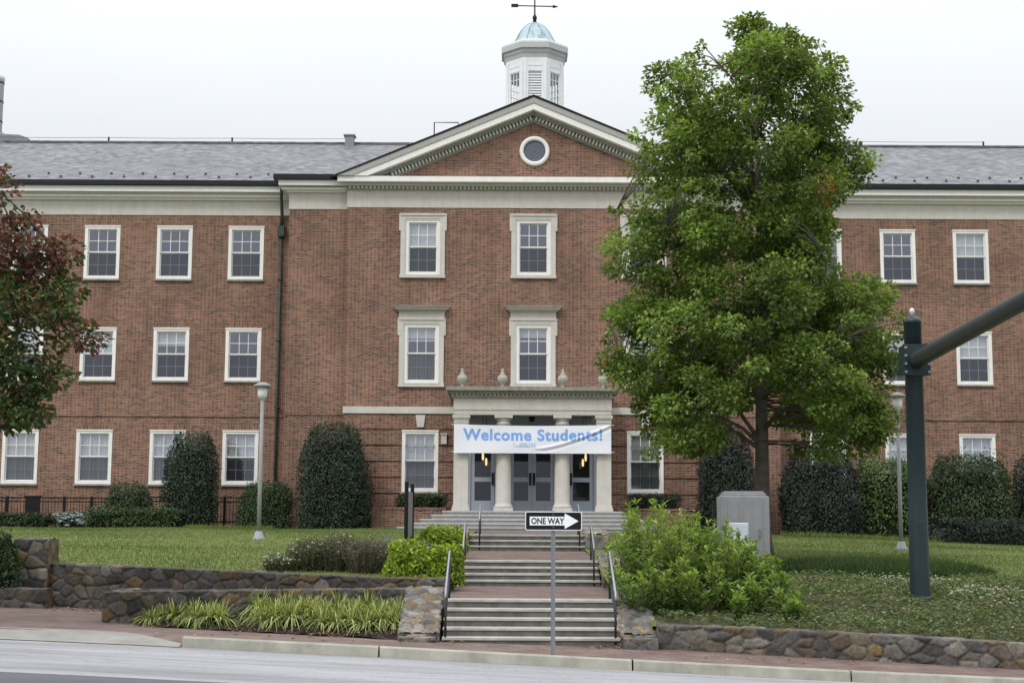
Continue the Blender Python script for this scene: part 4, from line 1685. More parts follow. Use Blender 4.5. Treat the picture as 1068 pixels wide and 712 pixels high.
# ------------------------------------------------------------------ path stairs
def flight(y0, zb, zt, n, tread, xa, xb, label, slopebase=False):
    t = thing('stone_stairs', label, 'stairs', ((xa + xb) / 2, y0, zb), 'flights of the garden stairs')
    rise = (zt - zb) / n
    rg = random.Random(int(y0))
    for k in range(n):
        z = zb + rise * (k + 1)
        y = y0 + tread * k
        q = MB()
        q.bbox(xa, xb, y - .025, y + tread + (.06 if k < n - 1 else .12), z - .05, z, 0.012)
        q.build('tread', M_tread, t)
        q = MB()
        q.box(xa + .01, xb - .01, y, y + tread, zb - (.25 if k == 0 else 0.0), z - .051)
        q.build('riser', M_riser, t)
    return t


flight(26.62, 0.03, 0.79, 5, 0.30, -1.2, 1.93, 'lowest flight of worn concrete steps by the street pavement')
flight(34.95, 0.785, 1.365, 4, 0.31, -1.2, 2.08, 'middle flight of concrete steps between the two brick landings')
flight(42.2, 1.515, 1.975, 3, 0.30, -1.2, 2.1, 'highest flight of dark concrete steps below the porch steps')


def handrail(x, y0, z0, y1, z1, h, label, bend=True):
    t = thing('handrail', label, 'handrail', (x, y0, z0), 'metal handrails of the garden stairs')
    q = MB()
    q.tube([(x, y0, z0 - .05), (x, y0, z0 + h)], 0.022, 8)
    q.build('post', M_rail, t)
    q = MB()
    q.tube([(x, y1, z1 - .05), (x, y1, z1 + h)], 0.022, 8)
    q.build('post', M_rail, t)
    q = MB()
    q.tube([(x, y0 - .12, z0 + h - .12), (x, y0 - .02, z0 + h), (x, y1, z1 + h), (x, y1 + .25, z1 + h)], 0.022, 8)
    q.build('rail', M_galv, t)
    q = MB()
    q.tube([(x, y0, z0 + h * .5), (x, y1, z1 + h * .5)], 0.018, 6)
    q.build('lower_rail', M_rail, t)


handrail(-1.14, 26.62, 0.12, 28.15, 0.79, 0.86, 'metal handrail on the left of the lowest steps')
handrail(1.84, 26.62, 0.10, 28.15, 0.79, 0.86, 'metal handrail on the right of the lowest steps')
handrail(-1.10, 34.95, 0.86, 36.25, 1.38, 0.88, 'metal handrail on the left of the middle steps')
handrail(1.92, 34.95, 0.86, 36.25, 1.38, 0.88, 'metal handrail on the right of the middle steps')
handrail(-0.88, 42.2, 1.60, 43.2, 1.98, 0.86, 'metal handrail on the left of the highest steps')
handrail(1.92, 42.2, 1.60, 43.2, 1.98, 0.86, 'metal handrail on the right of the highest steps')

# ------------------------------------------------------------------ street furniture
# one way sign
sx_, sy_ = 0.70, 25.02
sz = float(z_walk(sx_, sy_))
ow = thing('one_way_sign', 'black and white one way arrow sign on a steel post at the curb', 'sign', (sx_, sy_, sz))
q = MB()
# U-channel post
q.box(sx_ - .035, sx_ + .035, sy_ + .012, sy_ + .018, sz - .2, 2.36)
q.box(sx_ - .035, sx_ - .029, sy_ - .022, sy_ + .012, sz - .2, 2.36)
q.box(sx_ + .029, sx_ + .035, sy_ - .022, sy_ + .012, sz - .2, 2.36)
q.build('post', M_galv, ow)
pl = MB()
px0, px1, pz0, pz1 = sx_ - .465, sx_ + .475, 2.035, 2.345
yp = sy_ - .030


def rrect(x0, x1, z0, z1, r, n=5):
    out = []
    for cx_, cz_, a in ((x1 - r, z0 + r, -90), (x1 - r, z1 - r, 0), (x0 + r, z1 - r, 90), (x0 + r, z0 + r, 180)):
        for k in range(n + 1):
            t = rad(a + 90 * k / n)
            out.append((cx_ + r * math.cos(t), cz_ + r * math.sin(t)))
    return out


pl.prism(rrect(px0, px1, pz0, pz1, .035), yp, yp + .006)
plate = pl.build('plate', M_swhite, ow)
pl = MB()
pl.prism(rrect(px0 + .012, px1 - .012, pz0 + .012, pz1 - .012, .028), yp - .0015, yp - .0002)
pl.build('black_field', M_sblack, plate)
ar = MB()
zc = (pz0 + pz1) / 2
ar.prism([(px0 + .075, zc - .072), (px1 - .285, zc - .072), (px1 - .285, zc - .128), (px1 - .055, zc), (px1 - .285, zc + .128), (px1 - .285, zc + .072), (px0 + .075, zc + .072)], yp - .003, yp - .0017)
ar.build('arrow', M_swhite, plate)
V, F = text_mesh("ONE WAY", 0.12, 0.0035, 1.0)
P2 = fit(V, 0.55, 0.105, px0 + .075 + .30, zc)
xs_mid = (min(p[0] for p in P2) + max(p[0] for p in P2)) / 2
for word in (0, 1):
    t = MB()
    t.add([(x, yp - .0045, z) for x, z in P2], [f for f in F if (P2[f[0]][0] > xs_mid) == bool(word)])
    used = sorted({i for f in t.f for i in f})
    remap = {a: b for b, a in enumerate(used)}
    t.v = [t.v[i] for i in used]
    t.f = [[remap[i] for i in f] for f in t.f]
    t.build('lettering', M_sblack, plate)
for zz in (pz0 + .05, pz1 - .05):
    t = MB()
    t.lathe(0, 0, [(.010, 0), (.010, .006)], 8, M=Matrix.Translation((sx_, yp - .002, zz)) @ Matrix.Rotation(rad(90), 4, 'X'))
    t.build('bolt', M_bolt, ow)

# signal pole with mast arm
px_, py_ = 8.0, 29.6
pz = float(z_right(px_, py_))
sp = thing('signal_pole', 'thick dark teal traffic signal pole with a mast arm reaching over the street', 'traffic pole', (px_, py_, pz))
q = MB()
q.lathe(px_, py_, [(0.196, pz - .3), (0.195, pz + .05), (0.185, 2.5), (0.168, 6.18), (0.180, 6.185), (0.180, 6.24), (0.13, 6.29), (0.04, 6.34)], 24)
q.build('pole', M_pole, sp)
q = MB()
q.lathe(px_, py_, [(0.025, 6.32), (0.025, 6.38), (0.045, 6.40), (0.055, 6.44), (0.042, 6.48), (0.01, 6.50)], 12)
q.build('finial', M_flue, sp)
q = MB()
q.lathe(px_, py_, [(0.27, pz - .05), (0.27, pz + .03), (0.22, pz + .06)], 24)
q.build('base_plate', M_pole, sp)
q = MB()
q.bbox(px_ - .055, px_ + .055, py_ - .198, py_ - .16, 2.05, 2.28, .01)
q.build('hand_hole_cover', M_pole, sp)
q = MB()
a = Vector((px_, py_ - .22, 5.42))
b = Vector((px_ - 1.35, 10.0, 5.32))
pts = [a + (b - a) * k / 10 for k in range(11)]
q.tube(pts, [0.162 - 0.055 * k / 10 for k in range(11)], 20)
arm = q.build('mast_arm', M_arm, sp)
q = MB()
q.box(px_ - .26, px_ + .26, py_ - .28, py_ - .20, 5.12, 5.74)
q.box(px_ - .26, px_ - .21, py_ - .20, py_ + .12, 5.14, 5.72)
q.box(px_ + .21, px_ + .26, py_ - .20, py_ + .12, 5.14, 5.72)
q.box(px_ - .255, px_ + .255, py_ - .199, py_ + .05, 5.15, 5.2)
q.box(px_ - .255, px_ + .255, py_ - .199, py_ + .05, 5.62, 5.67)
br = q.build('bracket', M_pole, sp)
bm_ = None
for sx in (-1, 1):
    for zz in (5.18, 5.34, 5.50, 5.66):
        if bm_ is None:
            q = MB()
            M = Matrix.Translation((px_, py_, pz)) @ Matrix.Rotation(rad(90), 4, 'X')
            q.lathe(0, 0, [(.030, 0), (.030, .025), (.017, .03), (.017, .05)], 8, smooth=False, M=M)
            bm_ = q.build('bolt', M_bolt, br)
            o = bm_
        else:
            o = bm_.copy()
            COL.objects.link(o)
            o.parent = br
        o.location = (sx * .222, -.28, zz - pz)

# area lamps on the lawn
lamp = None
for x, y, zf, lb in ((-7.36, 44.0, z_left, 'slim pale lamp post with a flat cap on the left lawn'), (11.38, 44.0, z_right, 'slim pale lamp post with a flat cap on the right lawn behind the signal pole')):
    z = float(zf(x, y))
    if lamp is None:
        lamp = thing('lamp_post', lb, 'lamp post', (0, 0, 0), 'lamp posts on the lawn')
        q = MB()
        q.lathe(0, 0, [(0.065, 0.2), (0.06, 1.5), (0.052, 4.1)], 12)
        q.build('pole', M_lamp, lamp)
        q = MB()
        q.lathe(0, 0, [(0.20, -.1), (0.20, 0.03), (0.15, 0.07), (0.11, 0.22), (0.07, 0.24)], 16)
        q.build('pole_base', M_lamp, lamp)
        q = MB()
        q.lathe(0, 0, [(0.06, 4.08), (0.10, 4.14), (0.14, 4.18), (0.145, 4.45)], 16)
        q.build('lantern', M_lampw, lamp)
        q = MB()
        q.lathe(0, 0, [(0.15, 4.45), (0.27, 4.46), (0.275, 4.50), (0.12, 4.58), (0.02, 4.60)], 20)
        q.build('cap', M_lamp, lamp)
        o = lamp
    else:
        o = copy_tree(lamp)
        o['label'] = lb
    o.location = (x, y, z)

# sign board seen edge on
sb = thing('sign_board', 'black two-post sign board standing edge-on beside the lime green shrubs', 'sign', (-2.60, 36.6, 1.4))
zl = 1.35
for x, y, zt in ((-2.52, 36.2, 3.22), (-2.485, 37.8, 3.22)):
    q = MB()
    q.bbox(x - .045, x + .045, y - .045, y + .045, zl, zt, .008)
    q.build('post', M_black, sb)
q = MB()
q.add([(-2.515, 36.245, 1.9), (-2.49, 37.755, 1.9), (-2.49, 37.755, 3.0), (-2.515, 36.245, 3.0),
       (-2.495, 36.245, 1.9), (-2.47, 37.755, 1.9), (-2.47, 37.755, 3.0), (-2.495, 36.245, 3.0)],
      [(0, 3, 2, 1), (4, 5, 6, 7), (0, 1, 5, 4), (3, 7, 6, 2), (0, 4, 7, 3), (1, 2, 6, 5)])
q.build('panel', M_box, sb)

# utility cabinets by the tree
cb = thing('utility_cabinet', 'tall grey metal utility cabinet in front of the tree trunk', 'cabinet', (5.29, 34.3, 1.15))
q = MB()
q.bbox(4.74, 5.84, 34.0, 34.7, 1.1, 2.86, .02)
q.build('body', M_box, cb)
q = MB()
q.bbox(4.80, 5.78, 34.04, 34.66, 2.862, 2.92, .015)
q.bbox(4.84, 5.74, 34.08, 34.62, 2.922, 2.97, .015)
q.build('top', M_box, cb)
q = MB()
q.box(4.90, 5.68, 33.985, 34.0, 1.3, 2.76)
dr = q.build('door', M_box, cb)
q = MB()
q.box(5.58, 5.62, 33.95, 33.984, 1.95, 2.12)
q.build('handle', M_bolt, dr)
cp = thing('meter_pedestal', 'small pale utility pedestal half hidden in the bush before the grey cabinet', 'pedestal', (5.0, 33.2, 1.05))
q = MB()
q.bbox(4.82, 5.22, 33.1, 33.45, 1.0, 2.25, .015)
q.build('body', M_boxl, cp)
q = MB()
q.box(5.05, 5.19, 33.088, 33.1, 1.15, 2.2)
q.build('door', M_boxl, cp)
q = MB()
q.lathe(0, 0, [(.07, 0), (.08, .03), (.05, .06)], 12, M=Matrix.Translation((4.80, 33.2, 2.0)) @ Matrix.Rotation(rad(90), 4, 'X'))
q.build('meter', M_flue, cp)


# iron fence before the left wing
def fence(x0, x1, y, label, posts):
    z = float(z_left(x0, y))
    t = thing('iron_fence', label, 'fence', (x0, y, z))
    for zz in (0.18, 0.98, 1.14):
        q = MB()
        q.box(x0, x1, y - .02, y + .02, z + zz, z + zz + .045)
        q.build('rail', M_black, t)
    q = MB()
    for x in np.arange(x0, x1, 0.125):
        q.box(x - .009, x + .009, y - .009, y + .009, z + .05, z + 1.14)
    q.build('picket_panel', M_black, t)
    for x in posts:
        q = MB()
        q.bbox(x - .05, x + .05, y - .05, y + .05, z - .1, z + 1.22, .008)
        q.build('post', M_black, t)
    return t


fence(-28.0, -15.6, 60.6, 'black iron picket fence in front of the far left ground floor windows', [-28, -25.5, -23, -20.3, -18.0, -16.9, -15.6])
fence(-15.5, -9.9, 60.9, 'black iron picket fence half hidden by the clipped shrubs left of the corner pipe', [-15.5, -13.6, -11.6, -9.9])
gt = thing('gate_post', 'dark solid panel standing in the far left iron fence', 'fence panel', (-19.2, 60.5, 2.1))
q = MB()
q.box(-19.55, -18.95, 60.52, 60.56, 2.2, 3.38)
q.build('panel', M_black, gt)
q = MB()
q.box(-19.6, -18.9, 60.5, 60.575, 3.381, 3.43)
q.build('top_rail', M_black, gt)


# ------------------------------------------------------------------ vegetation
def lumps(rng, n=10):
    d = unit(rng.normal(0, 1, (n, 3)))
    k = rng.uniform(2, 5, n)
    p = rng.uniform(0, 6.28, n)
    a = rng.uniform(.4, 1, n)
    return lambda U: (np.sin(U @ d.T * k + p) * a).sum(1) / a.sum() * 2.0


def shrub(name, label, cat, cx, cy, z0, w, d, h, seed, leaf, n, cols, shape=1.0, lump=0.10, mat=None, group=None, core=0.82, thick=0.16, up=0.3, aspect=0.45, flowers=None, top_flat=0.5):
    """closed leafy shrub: leaves in a thick lumpy shell round a dark opaque core"""
    rng = np.random.default_rng(seed)
    mat = mat or M_holly
    t = thing(name, label, cat, (cx, cy, z0), group)
    U = unit(rng.normal(0, 1, (n, 3)))
    U[:, 2] = np.abs(U[:, 2]) * 1.0
    lf = lumps(rng, 12)
    lf2 = lumps(np.random.default_rng(seed + 1), 10)

    spray = np.random.default_rng(seed + 9).random(n) < .12

    def surf(U, k=1.0):
        zz = np.clip(U[:, 2], 0, 1)
        # vertical profile: superellipse body
        ph = np.arcsin(zz)
        hz = np.sin(ph) ** top_flat
        rr = np.cos(ph) ** (0.55 * shape)
        az = np.arctan2(U[:, 1], U[:, 0])
        s = 1 + 1.25 * lump * lf(U * 1.0) + lump * 1.0 * lf2(U * 2.6)
        P = np.stack([np.cos(az) * rr * w / 2 * s * k, np.sin(az) * rr * d / 2 * s * k, hz * h * (1 + .5 * lump * lf(U)) * (0.5 + 0.5 * k)], 1)
        return P
    depth = 1 - thick * rng.random(n) ** 1.6 + spray * rng.uniform(.0, .13, n)
    P = surf(U) * depth[:, None] + np.array([cx, cy, z0])
    Nrm = unit(np.stack([U[:, 0] / w, U[:, 1] / d, U[:, 2] / h * 1.2], 1)) + rng.normal(0, 0.45, (n, 3))
    D = np.cross(Nrm, rng.normal(0, 1, (n, 3))) + np.array([0, 0, up]) + 0.35 * unit(Nrm)
    cols = np.array(cols)
    ci = rng.integers(0, len(cols), n)
    cc = cols[ci] * (1 + .35 * lf2(U * 4.0))[:, None].clip(.5, 1.7)
    V, F, C = leaf_geo(P, D, unit(Nrm), leaf * rng.uniform(.7, 1.25, n), leaf * aspect * rng.uniform(.8, 1.2, n), cc, rng)
    np_mesh('foliage', V, F, C, mat, parent=t)
    # added dark opaque core, stops the view through the leaves
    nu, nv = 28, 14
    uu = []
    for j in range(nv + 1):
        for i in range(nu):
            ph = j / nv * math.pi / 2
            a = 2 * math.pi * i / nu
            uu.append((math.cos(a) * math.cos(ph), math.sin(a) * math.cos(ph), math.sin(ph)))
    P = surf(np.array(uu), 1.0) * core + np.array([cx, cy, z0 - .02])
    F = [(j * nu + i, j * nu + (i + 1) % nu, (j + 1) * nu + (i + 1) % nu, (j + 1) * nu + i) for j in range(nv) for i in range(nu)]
    np_mesh('dark_core', P, F, None, M_core, parent=t, smooth=True)
    if flowers:
        fc, fn, fs = flowers
        U = unit(rng.normal(0, 1, (fn, 3)))
        U[:, 2] = np.abs(U[:, 2])
        P = surf(U) * 1.02 + np.array([cx, cy, z0])
        parts = []
        for q in range(3):
            a = rng.uniform(0, 6.28, fn)
            Dd = np.stack([np.cos(a), np.sin(a), rng.uniform(-.2, .6, fn)], 1)
            parts.append(leaf_geo(P, Dd, U + rng.normal(0, .3, (fn, 3)), np.full(fn, fs), np.full(fn, fs * .8), np.tile(np.array(fc), (fn, 1)), rng, colvar=.06))
        V, F, C = join_geo(parts)
        np_mesh('blossom', V, F, C, M_petal, parent=t)
    return t


HOL = [(0.024, 0.044, 0.025), (0.034, 0.058, 0.033), (0.048, 0.078, 0.042), (0.017, 0.031, 0.020)]
HOL2 = [(0.028, 0.055, 0.020), (0.048, 0.084, 0.028), (0.070, 0.115, 0.036), (0.019, 0.036, 0.016)]
HOL3 = [(0.042, 0.078, 0.024), (0.068, 0.120, 0.034), (0.105, 0.165, 0.044), (0.026, 0.048, 0.016)]
GRY = [(0.022, 0.032, 0.026), (0.034, 0.046, 0.038), (0.050, 0.062, 0.052), (0.016, 0.022, 0.019)]
zl_ = lambda x, y: float(z_left(x, y)) - .03
zr_ = lambda x, y: float(z_right(x, y)) - .03
G1 = 'clipped shrubs along the facade'
shrub('holly_shrub', 'tall dark holly column beside the second ground floor window from the corner pipe', 'shrub', -12.75, 59.8, zl_(-12.75, 59.8), 2.1, 2.0, 3.75, 11, 0.115, 9000, HOL, 0.75, .11, group=G1, top_flat=.78)
shrub('holly_shrub', 'largest dark conical holly left of the porch', 'shrub', -7.05, 59.6, zl_(-7.05, 59.6), 2.95, 2.4, 4.2, 12, 0.115, 13000, HOL, 1.0, .10, group=G1, top_flat=.85)
shrub('rounded_shrub', 'round clipped green shrub at the end of the black iron fence', 'shrub', -15.1, 59.4, zl_(-15.1, 59.4), 1.9, 1.7, 1.75, 13, 0.10, 5000, HOL2, 0.9, .09, group=G1, top_flat=.8)
shrub('rounded_shrub', 'round clipped green shrub behind the left lamp post', 'shrub', -9.75, 59.5, zl_(-9.75, 59.5), 2.15, 1.8, 1.85, 14, 0.10, 6000, HOL2, 0.8, .08, group=G1, top_flat=.75)
shrub('low_hedge', 'low leafy yellow green hedge at the lawn edge under the round shrub', 'hedge', -14.9, 58.7, zl_(-14.9, 58.7), 3.6, 1.1, 0.75, 15, 0.10, 4600, HOL3, 0.5, .2, group=G1)
shrub('low_hedge', 'low dark hedge in front of the far left iron fence', 'hedge', -19.4, 59.4, zl_(-19.4, 59.4), 2.9, 1.0, 0.62, 16, 0.10, 3200, HOL2, 0.5, .2, group=G1)
shrub('flower_shrub', 'small shrub of pale blue white blooms by the iron fence', 'shrub', -17.35, 59.7, zl_(-17.35, 59.7), 1.5, 0.8, 0.62, 17, 0.10, 1300, [(0.10, 0.14, 0.10), (0.06, 0.09, 0.05)], .5, .15, flowers=((0.55, 0.62, 0.72), 240, .09))
shrub('holly_shrub', 'tall dark holly between the ground floor window and the tree trunk', 'shrub', 8.55, 59.7, zr_(8.55, 59.7), 2.4, 2.1, 4.15, 18, 0.115, 10000, GRY, 1.0, .12, group=G1, top_flat=.9)
shrub('holly_shrub', 'broad dark holly just right of the tree trunk', 'shrub', 12.25, 59.6, zr_(12.25, 59.6), 3.35, 2.4, 3.45, 19, 0.115, 13000, GRY, 0.95, .13, group=G1, top_flat=.88)
shrub('leafy_shrub', 'loose lighter green shrub behind the right lamp post', 'shrub', 15.0, 59.9, zr_(15.0, 59.9), 2.9, 1.9, 3.1, 20, 0.13, 6500, HOL3 + [(0.13, 0.20, 0.05), (0.10, 0.16, 0.04)], 0.8, .24, group=G1)
shrub('rounded_shrub', 'large mid green rounded shrub below the far right window', 'shrub', 18.2, 59.6, zr_(18.2, 59.6), 3.7, 2.4, 3.6, 21, 0.12, 13000, HOL2, 0.95, .14, group=G1, top_flat=.85)
shrub('holly_shrub', 'dark holly cut by the right edge of the photo', 'shrub', 21.0, 59.6, zr_(21.0, 59.6), 2.3, 2.1, 3.55, 22, 0.115, 7000, GRY, 0.9, .11, group=G1, top_flat=.85)
shrub('low_hedge', 'low grey green hedge at the far right lawn edge', 'hedge', 18.7, 58.0, zr_(18.7, 58.0), 5.2, 1.1, 1.0, 23, 0.10, 6500, GRY, 0.45, .2, group=G1)
shrub('low_shrub', 'flat dark shrub in the brick planter left of the porch', 'shrub', -3.7, 60.4, 3.0, 2.0, 0.8, 0.55, 24, 0.09, 1800, HOL2, .4, .15, group='planter shrubs by the porch')
shrub('low_shrub', 'flat dark shrub with a few pink flowers in the brick planter right of the porch', 'shrub', 5.7, 60.4, 3.0, 2.0, 0.8, 0.62, 25, 0.09, 1800, HOL, .4, .15, group='planter shrubs by the porch', flowers=((0.45, 0.22, 0.26), 16, .07))
LIME = [(0.20, 0.29, 0.028), (0.28, 0.385, 0.04), (0.37, 0.46, 0.055), (0.14, 0.215, 0.024)]
G2 = 'lime green shrubs by the steps'
shrub('lime_shrub', 'bright lime green shrub behind the retaining wall, left of the front pair', 'shrub', -2.12, 31.7, 0.95, 1.05, 1.0, 0.86, 26, 0.10, 2600, LIME, 1.0, .16, M_leaf, G2, core=.7, thick=.35, aspect=.6, top_flat=.85)
shrub('lime_shrub', 'bright lime green shrub touching the lowest left handrail', 'shrub', -1.42, 32.1, 0.92, .85, .9, 0.82, 27, 0.10, 2300, LIME, 1.0, .16, M_leaf, G2, core=.7, thick=.35, aspect=.6, top_flat=.85)
shrub('lime_shrub', 'bright lime green shrub farther back beside the middle steps', 'shrub', -1.68, 37.2, 1.42, 1.15, 1.0, 0.72, 28, 0.10, 2300, LIME, 1.0, .16, M_leaf, G2, core=.7, thick=.35, aspect=.6, top_flat=.85)


# feathery flowering plants behind the retaining wall
def feathery(name, label, cx, cy, z0, w, d, h, seed, n, cols, fl=None, leaf=.055, group=None):
    rng = np.random.default_rng(seed)
    t = thing(name, label, 'flowering plant', (cx, cy, z0), group)
    a = rng.uniform(0, 6.28, n)
    r = np.sqrt(rng.random(n))
    bx_, by_ = np.cos(a) * r * w * .34, np.sin(a) * r * d * .34
    tx, ty = np.cos(a) * r * w * .5 + rng.normal(0, .04, n), np.sin(a) * r * d * .5 + rng.normal(0, .04, n)
    hh = h * (1 - .35 * r ** 2.5) * rng.uniform(.72, 1.08, n)
    base = np.stack([cx + bx_, cy + by_, np.full(n, z0 - .03)], 1)
    tip = np.stack([cx + tx, cy + ty, z0 + hh], 1)
    D = tip - base
    cols = np.array(cols)
    parts = [leaf_geo(base, D, rng.normal(0, 1, (n, 3)), np.linalg.norm(D, axis=1), np.full(n, .016), cols[rng.integers(0, len(cols), n)] * .7, rng)]
    for q in range(11):
        f = rng.uniform(.12, 1.0, n)[:, None]
        p = base + D * f
        dd = rng.normal(0, 1, (n, 3)) + np.array([0, 0, .7])
        parts.append(leaf_geo(p, dd, rng.normal(0, 1, (n, 3)), leaf * rng.uniform(.7, 1.5, n), np.full(n, leaf * .32), cols[rng.integers(0, len(cols), n)], rng))
    V, F, C = join_geo(parts)
    np_mesh('foliage', V, F, C, M_leaf, parent=t)
    if fl:
        fc, fn, fs = fl
        ix = rng.integers(0, n, fn)
        p = tip[ix] - D[ix] * rng.uniform(0, .28, (fn, 1)) + rng.normal(0, .02, (fn, 3))
        parts = []
        for q in range(3):
            aa = rng.uniform(0, 6.28, fn)
            parts.append(leaf_geo(p, np.stack([np.cos(aa), np.sin(aa), rng.uniform(-.3, .6, fn)], 1), rng.normal(0, 1, (fn, 3)), np.full(fn, fs), np.full(fn, fs * .7), np.tile(np.array(fc), (fn, 1)), rng, colvar=.08))
        V, F, C = join_geo(parts)
        np_mesh('blossom', V, F, C, M_petal, parent=t)


FE = [(0.11, 0.135, 0.06), (0.135, 0.155, 0.078), (0.16, 0.155, 0.12), (0.08, 0.105, 0.048)]
FP = [(0.20, 0.165, 0.155), (0.155, 0.15, 0.11), (0.125, 0.145, 0.075), (0.23, 0.185, 0.185)]
FG = [(0.22, 0.23, 0.24), (0.28, 0.28, 0.29), (0.17, 0.19, 0.18)]
G3 = 'feathery flowering plants behind the retaining wall'
WHT = (0.70, 0.68, 0.66)
feathery('flowering_plant', 'low plant thick with small white flowers at the left end of the flower bed', -4.95, 32.6, 1.14, 0.85, .8, .42, 41, 330, FE, (WHT, 130, .042), group=G3)
feathery('flowering_plant', 'feathery green plant with scattered white flowers, second from the left end of the bed', -4.35, 32.9, 1.17, 1.15, 1.0, .72, 42, 620, FE, (WHT, 70, .040), group=G3)
feathery('flowering_plant', 'tallest feathery plant in the middle of the flower bed, flecked with white', -3.72, 32.9, 1.16, 1.15, 1.0, .84, 43, 680, FE + FP[:1], (WHT, 60, .038), group=G3)
feathery('flowering_plant', 'feathery plant with dusky mauve stems left of the silvery one', -3.10, 32.5, 1.13, 1.1, .95, .80, 44, 640, FP + FE[:1], ((0.5, 0.42, 0.44), 50, .034), group=G3)
feathery('flowering_plant', 'silvery grey plant between the mauve one and the sign board', -2.72, 34.0, 1.25, .9, .8, .64, 45, 420, FG, None, group=G3)
feathery('flowering_plant', 'faded grey plant behind the front lime green shrubs', -2.05, 34.8, 1.32, .8, .6, .48, 46, 300, FG, None, group=G3)


# striped grass clumps in the bed
def clump_mesh(seed, nb=150, L=.56):
    rng = np.random.default_rng(seed)
    a = rng.uniform(0, 6.28, nb)
    lean = rng.uniform(.12, 1.0, nb) ** .7
    V, F, C = [], [], []
    for i in range(nb):
        dx, dy = math.cos(a[i]), math.sin(a[i])
        ln = L * rng.uniform(.7, 1.15)
        w = .019 * rng.uniform(.8, 1.3)
        k = 5
        o = len(V)
        bxx, byy = dx * .05 * rng.random(), dy * .05 * rng.random()
        yel = rng.random() < .55
        c = np.array((0.43, 0.45, 0.18) if yel else (0.14, 0.205, 0.05)) * rng.uniform(.75, 1.2)
        for j in range(k):
            t = j / (k - 1)
            out = ln * (lean[i] * .70 * t + .20 * lean[i] * t * t)
            up = ln * (1.0 * t * (1 - .15 * lean[i]) - 1.05 * lean[i] * t ** 2.0)
            ww = w * (1 - .85 * t)
            V += [(bxx + dx * out - dy * ww, byy + dy * out + dx * ww, up - .02), (bxx + dx * out + dy * ww, byy + dy * out - dx * ww, up - .02)]
            C += [c, c]
        F += [(o + 2 * j, o + 2 * j + 1, o + 2 * j + 3, o + 2 * j + 2) for j in range(k - 1)]
    return V, F, C


protos = []
for q in range(4):
    V, F, C = clump_mesh(60 + q)
    protos.append((V, F, np.array(C)))
rg = random.Random(9)
meshes = []
spots = []
for x0, x1, rows in ((-6.75, -5.25, 3), (-4.75, -1.98, 4)):
    for r in range(rows):
        for x in np.arange(x0 + .1 * r, x1, 0.26):
            yf = float(np.interp(x, [-7, -1.9], [28.15, 26.65]))
            y = 28.55 - r * .34
            if y < yf + .36:
                continue
            spots.append((x + rg.uniform(-.06, .06), y + rg.uniform(-.08, .08)))
for i, (x, y) in enumerate(spots):
    lb = 'yellow striped grass clump in the mulch bed before the dark planter wall'
    if i < 4:
        o = np_mesh('grass_clump', protos[i][0], protos[i][1], protos[i][2], M_blade)
        meshes.append(o.data)
    else:
        o = bpy.data.objects.new('grass_clump', meshes[i % 4])
        COL.objects.link(o)
    tag(o, lb, 'grass clump', 'striped grass clumps in the mulch bed')
    o.location = (x, y, float(z_bed(x, y)))
    o.rotation_euler = (0, 0, rg.uniform(0, 6.28))
    s = rg.uniform(.85, 1.2)
    o.scale = (s, s, s * rg.uniform(.9, 1.1))


# big light green bush right of the steps
def big_bush():
    rng = np.random.default_rng(70)
    t = thing('leafy_bush', 'big loose bright green bush spilling over the wall right of the steps', 'bush', (3.6, 29.8, .8))
    N = 310
    P0, P1 = [], []
    for i in range(N):
        x = rng.uniform(2.12, 5.2)
        y = rng.uniform(27.5, 31.6)
        zb = float(z_right(x, y))
        # crown height over X (photo outline) and lower toward the front
        ht = np.interp(x, [2.1, 2.5, 3.0, 3.5, 4.2, 4.8, 5.4], [1.75, 2.15, 2.28, 2.1, 1.85, 1.5, 1.0])
        fr = np.interp(y, [27.4, 28.4, 29.6, 31.6], [.40, .72, .95, 1.0])
        top = zb + max(.25, (ht - .55) * fr) * rng.uniform(.55, 1.14)
        P0.append((x + rng.normal(0, .05), y + .15, zb))
        P1.append((x + rng.normal(0, .16), y - .15 * rng.random(), top))
    P0, P1 = np.array(P0), np.array(P1)
    parts = []
    for i in range(N):
        n = 58
        f = rng.random(n) ** .85
        p = P0[i] + (P1[i] - P0[i]) * f[:, None] + rng.normal(0, .10, (n, 3)) * (1.15 - f[:, None])
        a = np.arange(n) * 2.4 + rng.random() * 6
        dd = np.stack([np.cos(a), np.sin(a), .45 + .5 * f], 1) + rng.normal(0, .2, (n, 3))
        nn = np.stack([-np.cos(a) * .5, -np.sin(a) * .5, np.ones(n)], 1) + rng.normal(0, .2, (n, 3))
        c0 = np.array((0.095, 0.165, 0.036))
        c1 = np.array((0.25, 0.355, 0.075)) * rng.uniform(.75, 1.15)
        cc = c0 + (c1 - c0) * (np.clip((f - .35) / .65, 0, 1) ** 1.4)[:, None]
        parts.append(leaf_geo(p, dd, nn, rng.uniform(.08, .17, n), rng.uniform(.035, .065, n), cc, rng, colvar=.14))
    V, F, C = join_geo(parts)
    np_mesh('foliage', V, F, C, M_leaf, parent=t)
    q = MB()
    for i in range(N):
        q.tube([P0[i], (P0[i] + P1[i]) / 2 + np.array([.02, 0, 0]), P1[i]], [.012, .009, .004], 4)
    q.build('stem', M_stem, t)


big_bush()
shrub('leafy_shrub', 'green leafy shrub beside the stone pier at the left edge', 'shrub', -11.5, 33.2, 0.7, 1.5, .9, 1.3, 71, 0.10, 3600, HOL2, .55, .2, M_leaf, core=.7, thick=.3)


